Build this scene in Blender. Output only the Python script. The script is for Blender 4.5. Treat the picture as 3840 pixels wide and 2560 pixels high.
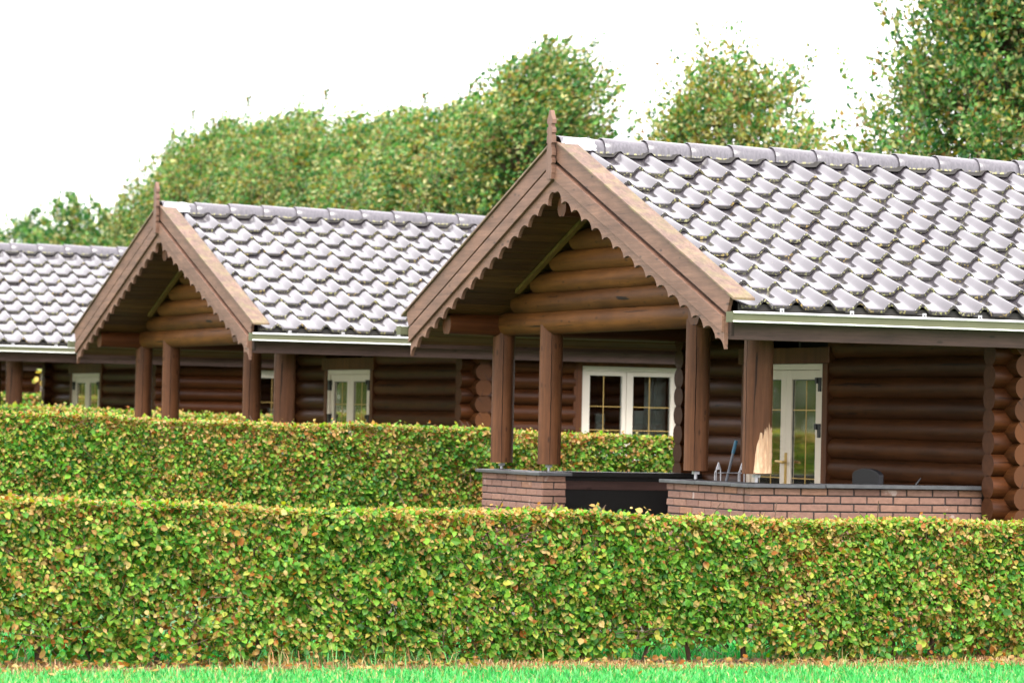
import bpy, bmesh, math, random
import numpy as np
from mathutils import Matrix, Vector

for o in list(bpy.data.objects):
    bpy.data.objects.remove(o)
SC = bpy.context.scene
COL = SC.collection
R = math.radians
rnd = random.Random(11)
rng = np.random.default_rng(7)

# ------------------------------------------------------------------ camera
CAM_P = (-11.3199, -26.6966, 1.5493)
YAW, PITCH, ROLL, FOC = 0.3903, 0.02105, 0.02094, 13716.18 / 3840.0 * 36.0
cam = bpy.data.cameras.new('camera')
cam_ob = bpy.data.objects.new('camera', cam)
COL.objects.link(cam_ob)
f_ = Vector((math.sin(YAW) * math.cos(PITCH), math.cos(YAW) * math.cos(PITCH), math.sin(PITCH)))
r_ = Vector((math.cos(YAW), -math.sin(YAW), 0))
u_ = r_.cross(f_)
rr = r_ * math.cos(ROLL) + u_ * math.sin(ROLL)
uu = u_ * math.cos(ROLL) - r_ * math.sin(ROLL)
cam_ob.matrix_world = Matrix(((rr.x, uu.x, -f_.x, CAM_P[0]), (rr.y, uu.y, -f_.y, CAM_P[1]),
                              (rr.z, uu.z, -f_.z, CAM_P[2]), (0, 0, 0, 1)))
cam.sensor_width = 36.0
cam.lens = FOC
cam.clip_start = 0.5
cam.clip_end = 1500
cam.dof.use_dof = True
cam.dof.focus_distance = 26.0
cam.dof.aperture_fstop = 3.8
SC.camera = cam_ob

# ------------------------------------------------------------------ light
SUN_EL, SUN_AZ = R(52), R(205)          # behind the camera, a little to its left
world = bpy.data.worlds.new('World')
SC.world = world
world.use_nodes = True
nt = world.node_tree
nt.nodes.clear()
sky = nt.nodes.new('ShaderNodeTexSky')
sky.sky_type = 'NISHITA'
sky.sun_disc = False
sky.sun_elevation = SUN_EL
sky.sun_rotation = SUN_AZ
sky.air_density = 1.0
sky.dust_density = 3.0
hs = nt.nodes.new('ShaderNodeHueSaturation')
hs.inputs['Saturation'].default_value = 0.15
mx = nt.nodes.new('ShaderNodeMix')
mx.data_type = 'RGBA'
mx.inputs[0].default_value = 0.75       # thin even cloud over the whole sky
mx.inputs[7].default_value = (10.7, 10.2, 10.6, 1)
bg = nt.nodes.new('ShaderNodeBackground')
bg.inputs['Strength'].default_value = 0.11
wo = nt.nodes.new('ShaderNodeOutputWorld')
nt.links.new(sky.outputs[0], hs.inputs['Color'])
nt.links.new(hs.outputs[0], mx.inputs[6])
nt.links.new(mx.outputs[2], bg.inputs['Color'])
nt.links.new(bg.outputs[0], wo.inputs['Surface'])

sl = bpy.data.lights.new('sun', 'SUN')
sl.energy = 1.2
sl.angle = R(22)
sl.color = (1.0, 0.95, 0.88)
sun = bpy.data.objects.new('sun', sl)
COL.objects.link(sun)
# direction towards the sun: azimuth measured clockwise from +Y
sd = Vector((math.sin(SUN_AZ) * math.cos(SUN_EL), math.cos(SUN_AZ) * math.cos(SUN_EL), math.sin(SUN_EL)))
sun.rotation_euler = sd.to_track_quat('Z', 'Y').to_euler()

SC.view_settings.view_transform = 'Standard'
SC.view_settings.look = 'None'
SC.view_settings.exposure = 1.88
SC.view_settings.gamma = 1.0
SC.render.engine = 'CYCLES'
SC.cycles.max_bounces = 8
SC.cycles.transparent_max_bounces = 12
SC.cycles.use_denoising = True


# ------------------------------------------------------------------ materials
def new_mat(name):
    m = bpy.data.materials.new(name)
    m.use_nodes = True
    n = m.node_tree
    n.nodes.clear()
    out = n.nodes.new('ShaderNodeOutputMaterial')
    return m, n, out


def N(n, typ, **kw):
    x = n.nodes.new(typ)
    for k, v in kw.items():
        setattr(x, k, v)
    return x


def ramp(n, stops):
    r = N(n, 'ShaderNodeValToRGB')
    el = r.color_ramp.elements
    while len(el) < len(stops):
        el.new(0.5)
    for e, (p, c) in zip(el, stops):
        e.position = p
        e.color = (c, c, c, 1) if isinstance(c, (int, float)) else (*c, 1)
    return r


def mixc(n, a, b, fac, blend='MIX'):
    m = N(n, 'ShaderNodeMix')
    m.data_type = 'RGBA'
    m.blend_type = blend
    for sock, v in ((m.inputs[0], fac), (m.inputs[6], a), (m.inputs[7], b)):
        if hasattr(v, 'links'):
            n.links.new(v, sock)
        elif isinstance(v, (int, float)):
            sock.default_value = v
        else:
            sock.default_value = (*v, 1)
    return m.outputs[2]


def mapped(n, scale, coord='Object', loc=(0, 0, 0)):
    tc = N(n, 'ShaderNodeTexCoord')
    mp = N(n, 'ShaderNodeMapping')
    mp.inputs['Scale'].default_value = scale
    mp.inputs['Location'].default_value = loc
    n.links.new(tc.outputs[coord], mp.inputs['Vector'])
    return mp.outputs[0]


def noise(n, vec, scale, detail=4, rough=0.55, dist=0.0):
    t = N(n, 'ShaderNodeTexNoise')
    t.inputs['Scale'].default_value = scale
    t.inputs['Detail'].default_value = detail
    t.inputs['Roughness'].default_value = rough
    t.inputs['Distortion'].default_value = dist
    n.links.new(vec, t.inputs['Vector'])
    return t.outputs['Fac']


def bsdf(n, out, col, rough, ior=1.5, metal=0.0, bump=None, bstr=0.3, bdist=0.004, coat=0.0, coat_rough=0.1, spec=0.5):
    b = N(n, 'ShaderNodeBsdfPrincipled')
    for k, v in (('Base Color', col), ('Roughness', rough)):
        if hasattr(v, 'links'):
            n.links.new(v, b.inputs[k])
        elif isinstance(v, (int, float)):
            b.inputs[k].default_value = v
        else:
            b.inputs[k].default_value = (*v, 1)
    b.inputs['IOR'].default_value = ior
    b.inputs['Metallic'].default_value = metal
    b.inputs['Coat Weight'].default_value = coat
    b.inputs['Coat Roughness'].default_value = coat_rough
    b.inputs['Specular IOR Level'].default_value = spec
    if bump is not None:
        bp = N(n, 'ShaderNodeBump')
        bp.inputs['Strength'].default_value = bstr
        bp.inputs['Distance'].default_value = bdist
        n.links.new(bump, bp.inputs['Height'])
        n.links.new(bp.outputs[0], b.inputs['Normal'])
    n.links.new(b.outputs[0], out.inputs['Surface'])
    return b


def island(n):
    return N(n, 'ShaderNodeNewGeometry').outputs['Random Per Island']


def wood(name, dark, light, axis='X', rough=0.5, grain=14.0, crack=0.0, spots=0.0, green=0.0, spec=0.5, vary=0.35, bstr=0.35):
    m, n, out = new_mat(name)
    s = [grain] * 3
    s['XYZ'.index(axis)] = grain * 0.06
    isl = island(n)
    # shift the grain per piece
    tc = N(n, 'ShaderNodeTexCoord')
    mul = N(n, 'ShaderNodeMath', operation='MULTIPLY')
    n.links.new(isl, mul.inputs[0])
    mul.inputs[1].default_value = 37.0
    add = N(n, 'ShaderNodeVectorMath', operation='ADD')
    n.links.new(tc.outputs['Object'], add.inputs[0])
    n.links.new(mul.outputs[0], add.inputs[1])
    mp = N(n, 'ShaderNodeMapping')
    mp.inputs['Scale'].default_value = s
    n.links.new(add.outputs[0], mp.inputs['Vector'])
    g1 = noise(n, mp.outputs[0], 1.0, 6, 0.6, 0.4)
    g2 = noise(n, mp.outputs[0], 4.0, 4, 0.7, 0.2)
    big = noise(n, mapped(n, (1.3, 1.3, 1.3)), 1.6, 4, 0.6)
    r1 = ramp(n, [(0.3, 0.0), (0.72, 1.0)])
    n.links.new(g1, r1.inputs[0])
    c = mixc(n, dark, light, r1.outputs[0])
    r2 = ramp(n, [(0.35, 0.78), (0.65, 1.12)])
    n.links.new(big, r2.inputs[0])
    c = mixc(n, c, r2.outputs[0], 1.0, 'MULTIPLY')
    r3 = ramp(n, [(0.38, 0.8), (0.6, 1.06)])
    n.links.new(g2, r3.inputs[0])
    c = mixc(n, c, r3.outputs[0], 1.0, 'MULTIPLY')
    if vary:
        r4 = ramp(n, [(0.0, 1 - vary), (1.0, 1.12)])
        n.links.new(isl, r4.inputs[0])
        c = mixc(n, c, r4.outputs[0], 1.0, 'MULTIPLY')
    h = g1
    if spots:       # knots and nail marks
        v = N(n, 'ShaderNodeTexVoronoi')
        v.inputs['Scale'].default_value = 1.0
        sc = [13.0] * 3
        sc['XYZ'.index(axis)] = 5.0
        n.links.new(mapped(n, sc), v.inputs['Vector'])
        r5 = ramp(n, [(0.09, 1.0), (0.17, 0.0)])
        n.links.new(v.outputs['Distance'], r5.inputs[0])
        mm = N(n, 'ShaderNodeMath', operation='MULTIPLY')
        n.links.new(r5.outputs[0], mm.inputs[0])
        mm.inputs[1].default_value = spots
        c = mixc(n, c, tuple(x * 0.3 for x in dark), mm.outputs[0])
    if crack:
        sc = [34.0] * 3
        sc['XYZ'.index(axis)] = 1.1
        k = noise(n, mapped(n, sc, loc=(3, 5, 1)), 1.0, 3, 0.5, 0.6)
        r6 = ramp(n, [(0.30, 1.0), (0.325, 0.0)])
        n.links.new(k, r6.inputs[0])
        mm = N(n, 'ShaderNodeMath', operation='MULTIPLY')
        n.links.new(r6.outputs[0], mm.inputs[0])
        mm.inputs[1].default_value = crack
        c = mixc(n, c, tuple(x * 0.12 for x in dark), mm.outputs[0])
    if green:
        k = noise(n, mapped(n, (6, 6, 6), loc=(9, 2, 4)), 1.0, 6, 0.7)
        r7 = ramp(n, [(0.45, 0.0), (0.65, 1.0)])
        n.links.new(k, r7.inputs[0])
        mm = N(n, 'ShaderNodeMath', operation='MULTIPLY')
        n.links.new(r7.outputs[0], mm.inputs[0])
        mm.inputs[1].default_value = green
        c = mixc(n, c, (0.22, 0.22, 0.06), mm.outputs[0])
    bsdf(n, out, c, rough, bump=g2, bstr=bstr, bdist=0.004, spec=spec)
    return m


M = {}
BD, BL = (0.118, 0.057, 0.034), (0.210, 0.110, 0.070)       # weathered brown-stained boards
M['board_y'] = wood('weathered_board', BD, BL, 'Y', 0.62, 16, crack=0.5, spots=0.8, vary=0.12)
M['board_x'] = wood('fascia_board', (0.085, 0.042, 0.034), (0.16, 0.085, 0.070), 'X', 0.6, 14, crack=0.3, spots=0.6, vary=0.1)
M['board_z'] = wood('finial_board', BD, (0.16, 0.086, 0.056), 'Z', 0.6, 16, vary=0.05)
M['verge'] = wood('mossy_verge_board', (0.09, 0.050, 0.034), (0.21, 0.125, 0.085), 'Y', 0.65, 26, crack=0.5, green=0.3, vary=0.1)
M['log_x'] = wood('log_along', (0.045, 0.014, 0.004), (0.095, 0.030, 0.008), 'X', 0.42, 9, crack=0.7, spots=0.4, vary=0.35, spec=0.2, bstr=0.6)
M['log_y'] = wood('log_across', (0.044, 0.015, 0.004), (0.092, 0.032, 0.009), 'Y', 0.5, 9, crack=0.8, spots=0.5, vary=0.35, spec=0.14, bstr=0.6)
M['log_gable'] = wood('log_gable', (0.068, 0.024, 0.005), (0.155, 0.060, 0.013), 'Y', 0.58, 9, crack=1.0, spots=0.6, vary=0.2, spec=0.15)
M['post'] = wood('log_post', (0.068, 0.026, 0.010), (0.142, 0.057, 0.024), 'Z', 0.55, 12, crack=0.85, spots=0.7, vary=0.1, spec=0.18)
M['soffit'] = wood('soffit_plank', (0.055, 0.024, 0.006), (0.125, 0.062, 0.014), 'X', 0.55, 9, vary=0.45, spec=0.25)
M['olive'] = wood('olive_moulding', (0.12, 0.075, 0.015), (0.19, 0.12, 0.025), 'Y', 0.5, 9, vary=0.1)
M['trim'] = wood('door_trim', (0.07, 0.022, 0.007), (0.13, 0.045, 0.014), 'Z', 0.5, 12, vary=0.1, spec=0.25)
M['bare'] = wood('bare_splintered_wood', (0.42, 0.22, 0.11), (0.80, 0.56, 0.36), 'Z', 0.7, 42, crack=0.9, vary=0.2, bstr=0.9)
M['seam'] = wood('seam_shadow', (0.02, 0.01, 0.006), (0.04, 0.02, 0.012), 'Z', 0.8, 12)
M['bark'] = wood('bark', (0.045, 0.026, 0.015), (0.13, 0.078, 0.048), 'Z', 0.85, 10, vary=0.2)


def end_grain():
    m, n, out = new_mat('log_end_grain')
    uv = N(n, 'ShaderNodeUVMap')
    uv.uv_map = 'uv'
    ln = N(n, 'ShaderNodeVectorMath', operation='LENGTH')
    n.links.new(uv.outputs[0], ln.inputs[0])
    nz = noise(n, mapped(n, (14, 14, 14)), 1.0, 3)
    ad = N(n, 'ShaderNodeMath', operation='MULTIPLY_ADD')
    n.links.new(nz, ad.inputs[0])
    ad.inputs[1].default_value = 0.25
    n.links.new(ln.outputs['Value'], ad.inputs[2])
    ml = N(n, 'ShaderNodeMath', operation='MULTIPLY')
    n.links.new(ad.outputs[0], ml.inputs[0])
    ml.inputs[1].default_value = 75.0
    sn = N(n, 'ShaderNodeMath', operation='SINE')
    n.links.new(ml.outputs[0], sn.inputs[0])
    r = ramp(n, [(0.0, (0.062, 0.020, 0.004)), (1.0, (0.095, 0.033, 0.007))])
    n.links.new(sn.outputs[0], r.inputs[0])
    # drying checks radiating from the heart
    sep = N(n, 'ShaderNodeSeparateXYZ')
    n.links.new(uv.outputs[0], sep.inputs[0])
    at = N(n, 'ShaderNodeMath', operation='ARCTAN2')
    n.links.new(sep.outputs[0], at.inputs[0])
    n.links.new(sep.outputs[1], at.inputs[1])
    a2 = N(n, 'ShaderNodeMath', operation='MULTIPLY_ADD')
    n.links.new(island(n), a2.inputs[0])
    a2.inputs[1].default_value = 21.0
    n.links.new(at.outputs[0], a2.inputs[2])
    w = N(n, 'ShaderNodeMath', operation='COSINE')
    n.links.new(a2.outputs[0], w.inputs[0])
    r2 = ramp(n, [(0.9985, 0.0), (0.9995, 1.0)])
    n.links.new(w.outputs[0], r2.inputs[0])
    c = mixc(n, r.outputs[0], (0.03, 0.012, 0.006), r2.outputs[0])
    i2 = ramp(n, [(0.0, 0.75), (1.0, 1.2)])
    n.links.new(island(n), i2.inputs[0])
    c = mixc(n, c, i2.outputs[0], 1.0, 'MULTIPLY')
    bsdf(n, out, c, 0.6, spec=0.25, bump=sn.outputs[0], bstr=0.15, bdist=0.001)
    return m


M['end'] = end_grain()


def simple(name, col, rough=0.5, metal=0.0, nscale=8.0, var=0.15, spec=0.5, ior=1.5, coat=0.0, bstr=0.1):
    m, n, out = new_mat(name)
    nz = noise(n, mapped(n, (nscale,) * 3), 1.0, 6, 0.65)
    r = ramp(n, [(0.3, 1 - var), (0.7, 1 + var * 0.6)])
    n.links.new(nz, r.inputs[0])
    c = mixc(n, col, r.outputs[0], 1.0, 'MULTIPLY')
    bsdf(n, out, c, rough, ior, metal, bump=nz, bstr=bstr, bdist=0.003, spec=spec, coat=coat)
    return m


def tile_mat():
    m, n, out = new_mat('glazed_tile')
    isl = island(n)
    nz = noise(n, mapped(n, (5, 5, 5)), 1.0, 5, 0.6)
    fine = noise(n, mapped(n, (60, 60, 60)), 1.0, 3, 0.6)
    r = ramp(n, [(0.3, (0.030, 0.026, 0.031)), (0.7, (0.044, 0.038, 0.045))])
    n.links.new(nz, r.inputs[0])
    i2 = ramp(n, [(0.0, 0.88), (1.0, 1.1)])
    n.links.new(isl, i2.inputs[0])
    c = mixc(n, r.outputs[0], i2.outputs[0], 1.0, 'MULTIPLY')
    # scattered lichen
    v = N(n, 'ShaderNodeTexVoronoi')
    v.inputs['Scale'].default_value = 9.0
    n.links.new(mapped(n, (1, 1, 1)), v.inputs['Vector'])
    lr = ramp(n, [(0.055, 1.0), (0.085, 0.0)])
    n.links.new(v.outputs['Distance'], lr.inputs[0])
    msk = noise(n, mapped(n, (2, 2, 2), loc=(4, 4, 4)), 1.0, 3)
    mr = ramp(n, [(0.6, 0.0), (0.68, 1.0)])
    n.links.new(msk, mr.inputs[0])
    mm = N(n, 'ShaderNodeMath', operation='MULTIPLY')
    n.links.new(lr.outputs[0], mm.inputs[0])
    n.links.new(mr.outputs[0], mm.inputs[1])
    c = mixc(n, c, (0.35, 0.33, 0.12), mm.outputs[0])
    rg = ramp(n, [(0.3, 0.16), (0.7, 0.22)])
    n.links.new(fine, rg.inputs[0])
    bsdf(n, out, c, rg.outputs[0], 1.66, bump=nz, bstr=0.05, bdist=0.004, coat=0.9, coat_rough=0.12)
    return m


def nose_mat():
    m, n, out = new_mat('mossy_tile_edge')
    nz = noise(n, mapped(n, (48, 48, 48)), 1.0, 3, 0.6)
    r = ramp(n, [(0.54, 0.0), (0.60, 0.85)])
    n.links.new(nz, r.inputs[0])
    big = noise(n, mapped(n, (3, 3, 3)), 1.0, 2)
    cr = ramp(n, [(0.38, (0.26, 0.25, 0.12)), (0.5, (0.17, 0.18, 0.06)), (0.68, (0.28, 0.19, 0.05))])
    n.links.new(big, cr.inputs[0])
    bm_ = ramp(n, [(0.36, 0.1), (0.5, 1.0)])
    n.links.new(noise(n, mapped(n, (7, 7, 7), loc=(1, 7, 3)), 1.0, 3), bm_.inputs[0])
    mm = N(n, 'ShaderNodeMath', operation='MULTIPLY')
    n.links.new(r.outputs[0], mm.inputs[0])
    n.links.new(bm_.outputs[0], mm.inputs[1])
    c = mixc(n, (0.015, 0.013, 0.012), cr.outputs[0], mm.outputs[0])
    bsdf(n, out, c, 0.8, bump=nz, bstr=0.6, bdist=0.006)
    return m


def ridge_mat():
    m, n, out = new_mat('ridge_tile')
    st = noise(n, mapped(n, (60, 60, 8)), 1.0, 4, 0.6, 0.5)
    r = ramp(n, [(0.40, (0.060, 0.054, 0.064)), (0.62, (0.100, 0.093, 0.106))])
    n.links.new(st, r.inputs[0])
    sep = N(n, 'ShaderNodeSeparateXYZ')
    tc = N(n, 'ShaderNodeTexCoord')
    n.links.new(tc.outputs['Object'], sep.inputs[0])
    edge = N(n, 'ShaderNodeMapRange')
    edge.inputs['From Min'].default_value = 3.688
    edge.inputs['From Max'].default_value = 3.668
    n.links.new(sep.outputs[2], edge.inputs['Value'])
    sp = noise(n, mapped(n, (40, 40, 40)), 1.0, 3)
    sr = ramp(n, [(0.5, 0.0), (0.56, 1.0)])
    n.links.new(sp, sr.inputs[0])
    mm = N(n, 'ShaderNodeMath', operation='MULTIPLY')
    n.links.new(edge.outputs[0], mm.inputs[0])
    n.links.new(sr.outputs[0], mm.inputs[1])
    c = mixc(n, r.outputs[0], (0.42, 0.40, 0.16), mm.outputs[0])
    bsdf(n, out, c, 0.34, 1.6, bump=st, bstr=0.04, bdist=0.001, coat=0.4, coat_rough=0.25)
    return m


M['tile'] = tile_mat()
M['nose'] = nose_mat()
M['ridge'] = ridge_mat()
M['end_shaded'] = simple('shaded_log_end', (0.060, 0.022, 0.008), 0.6, nscale=20, var=0.3, spec=0.2)  # side-wall log ends, with the shade under the roof painted in
M['zinc'] = simple('zinc_flashing', (0.62, 0.64, 0.68), 0.38, 0.35, 9, 0.15, bstr=0.5)
M['dark'] = simple('black_batten', (0.02, 0.018, 0.015), 0.75, nscale=20)
M['gutter_lip'] = simple('sky_sheen_gutter_lip', (0.80, 0.81, 0.76), 0.35, nscale=5, var=0.08)  # sky reflection on the rolled lips painted in as white
M['gutter'] = simple('cream_gutter', (0.10, 0.105, 0.06), 0.6, nscale=4, var=0.12, spec=0.15)
M['galv'] = simple('galvanised_steel', (0.45, 0.45, 0.46), 0.45, 0.6, 30)
M['upvc'] = simple('white_window_frame', (0.66, 0.60, 0.51), 0.4, nscale=3, var=0.05)
M['upvc_cream'] = simple('cream_door_frame', (0.66, 0.575, 0.46), 0.4, nscale=3, var=0.06)
M['gold'] = simple('brass', (0.62, 0.42, 0.14), 0.35, 0.5, 30)
M['black'] = simple('black_fitting', (0.010, 0.010, 0.011), 0.4, nscale=30)
M['stone'] = simple('slate_coping', (0.070, 0.073, 0.078), 0.42, nscale=14, var=0.3, bstr=0.3)
M['mortar'] = simple('dark_mortar', (0.03, 0.024, 0.022), 0.9, nscale=60, var=0.3)
M['charcoal'] = simple('charcoal_plastic', (0.014, 0.014, 0.016), 0.5, nscale=40, spec=0.25)
M['grey_pole'] = simple('grey_pole', (0.12, 0.13, 0.15), 0.45, 0.2, 20)
M['teal'] = simple('teal_grip', (0.02, 0.10, 0.16), 0.5, nscale=20)
M['curtain'] = simple('curtain_cloth', (0.55, 0.56, 0.55), 0.9, nscale=12, var=0.1)
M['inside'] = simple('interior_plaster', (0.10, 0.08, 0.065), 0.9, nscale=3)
M['slate_floor'] = simple('terrace_paving', (0.08, 0.072, 0.065), 0.8, nscale=6)


def brick_mat():
    m, n, out = new_mat('brown_red_brick')
    isl = island(n)
    nz = noise(n, mapped(n, (22, 22, 40)), 1.0, 6, 0.7)
    r = ramp(n, [(0.0, (0.165, 0.085, 0.062)), (0.5, (0.22, 0.120, 0.088)), (0.93, (0.24, 0.13, 0.09)), (1.0, (0.28, 0.13, 0.06))])
    n.links.new(isl, r.inputs[0])
    r2 = ramp(n, [(0.3, 0.72), (0.7, 1.15)])
    n.links.new(nz, r2.inputs[0])
    c = mixc(n, r.outputs[0], r2.outputs[0], 1.0, 'MULTIPLY')
    lime = noise(n, mapped(n, (9, 9, 9), loc=(5, 1, 8)), 1.0, 4)
    lr = ramp(n, [(0.66, 0.0), (0.72, 0.5)])
    n.links.new(lime, lr.inputs[0])
    c = mixc(n, c, (0.48, 0.40, 0.36), lr.outputs[0])
    bsdf(n, out, c, 0.85, bump=nz, bstr=0.5, bdist=0.004)
    return m


M['brick'] = brick_mat()


def glass_mat(name, refl=0.5, tint=(1, 1, 1), rough=0.02):
    m, n, out = new_mat(name)
    tr = N(n, 'ShaderNodeBsdfTransparent')
    tr.inputs[0].default_value = (0.75, 0.8, 0.78, 1)
    gl = N(n, 'ShaderNodeBsdfGlossy')
    gl.inputs['Color'].default_value = (*tint, 1)
    gl.inputs['Roughness'].default_value = rough
    nz = noise(n, mapped(n, (1.5, 1.5, 1.0)), 1.0, 2)
    bp = N(n, 'ShaderNodeBump')
    bp.inputs['Strength'].default_value = 0.10
    bp.inputs['Distance'].default_value = 0.03
    n.links.new(nz, bp.inputs['Height'])
    n.links.new(bp.outputs[0], gl.inputs['Normal'])
    fr = N(n, 'ShaderNodeFresnel')
    fr.inputs['IOR'].default_value = 1.6
    ml = N(n, 'ShaderNodeMath', operation='MULTIPLY_ADD')
    n.links.new(fr.outputs[0], ml.inputs[0])
    ml.inputs[1].default_value = 1.6
    ml.inputs[2].default_value = refl
    ml.use_clamp = True
    mx = N(n, 'ShaderNodeMixShader')
    n.links.new(ml.outputs[0], mx.inputs[0])
    n.links.new(tr.outputs[0], mx.inputs[1])
    n.links.new(gl.outputs[0], mx.inputs[2])
    n.links.new(mx.outputs[0], out.inputs['Surface'])
    return m


M['glass'] = glass_mat('window_glass', 0.05)
M['glass_door'] = glass_mat('door_glass', 0.30, (1.0, 0.97, 0.85), 0.06)


def leaf_mat(name, gloss=0.35, trans=0.35):
    m, n, out = new_mat(name)
    at = N(n, 'ShaderNodeAttribute')
    at.attribute_name = 'Col'
    b = N(n, 'ShaderNodeBsdfPrincipled')
    n.links.new(at.outputs['Color'], b.inputs['Base Color'])
    b.inputs['Roughness'].default_value = 0.42
    b.inputs['Specular IOR Level'].default_value = gloss
    t = N(n, 'ShaderNodeBsdfTranslucent')
    hs = N(n, 'ShaderNodeHueSaturation')
    hs.inputs['Saturation'].default_value = 1.15
    hs.inputs['Value'].default_value = 1.1
    n.links.new(at.outputs['Color'], hs.inputs['Color'])
    n.links.new(hs.outputs[0], t.inputs['Color'])
    mx = N(n, 'ShaderNodeMixShader')
    mx.inputs[0].default_value = trans
    n.links.new(b.outputs[0], mx.inputs[1])
    n.links.new(t.outputs[0], mx.inputs[2])
    n.links.new(mx.outputs[0], out.inputs['Surface'])
    return m


M['leaf'] = leaf_mat('hedge_leaf', 0.25, 0.38)
M['tree_leaf'] = leaf_mat('tree_leaf', 0.35, 0.4)
M['blade'] = leaf_mat('grass_blade', 0.15, 0.35)


def lawn_mat():
    m, n, out = new_mat('lawn_ground')
    nz = noise(n, mapped(n, (3, 3, 3)), 1.0, 8, 0.7)
    r = ramp(n, [(0.35, (0.030, 0.11, 0.03)), (0.6, (0.055, 0.17, 0.045)), (0.8, (0.12, 0.16, 0.06))])
    n.links.new(nz, r.inputs[0])
    fine = noise(n, mapped(n, (60, 60, 60)), 1.0, 4, 0.7)
    r2 = ramp(n, [(0.3, 0.6), (0.7, 1.2)])
    n.links.new(fine, r2.inputs[0])
    c = mixc(n, r.outputs[0], r2.outputs[0], 1.0, 'MULTIPLY')
    # bare earth and dead thatch in the strips along the hedges (y = -5.2)
    sep = N(n, 'ShaderNodeSeparateXYZ')
    tc = N(n, 'ShaderNodeTexCoord')
    n.links.new(tc.outputs['Object'], sep.inputs[0])
    a = N(n, 'ShaderNodeMath', operation='ADD')
    n.links.new(sep.outputs[1], a.inputs[0])
    a.inputs[1].default_value = 5.25
    ab = N(n, 'ShaderNodeMath', operation='ABSOLUTE')
    n.links.new(a.outputs[0], ab.inputs[0])
    wob = N(n, 'ShaderNodeMath', operation='MULTIPLY_ADD')
    n.links.new(nz, wob.inputs[0])
    wob.inputs[1].default_value = 0.5
    n.links.new(ab.outputs[0], wob.inputs[2])
    rr_ = ramp(n, [(0.52, 1.0), (0.66, 0.0)])
    n.links.new(wob.outputs[0], rr_.inputs[0])
    er = ramp(n, [(0.35, (0.10, 0.055, 0.03)), (0.6, (0.26, 0.16, 0.085))])
    n.links.new(fine, er.inputs[0])
    c = mixc(n, c, er.outputs[0], rr_.outputs[0])
    bsdf(n, out, c, 0.9, bump=fine, bstr=0.6, bdist=0.02)
    return m


M['lawn'] = lawn_mat()


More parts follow.
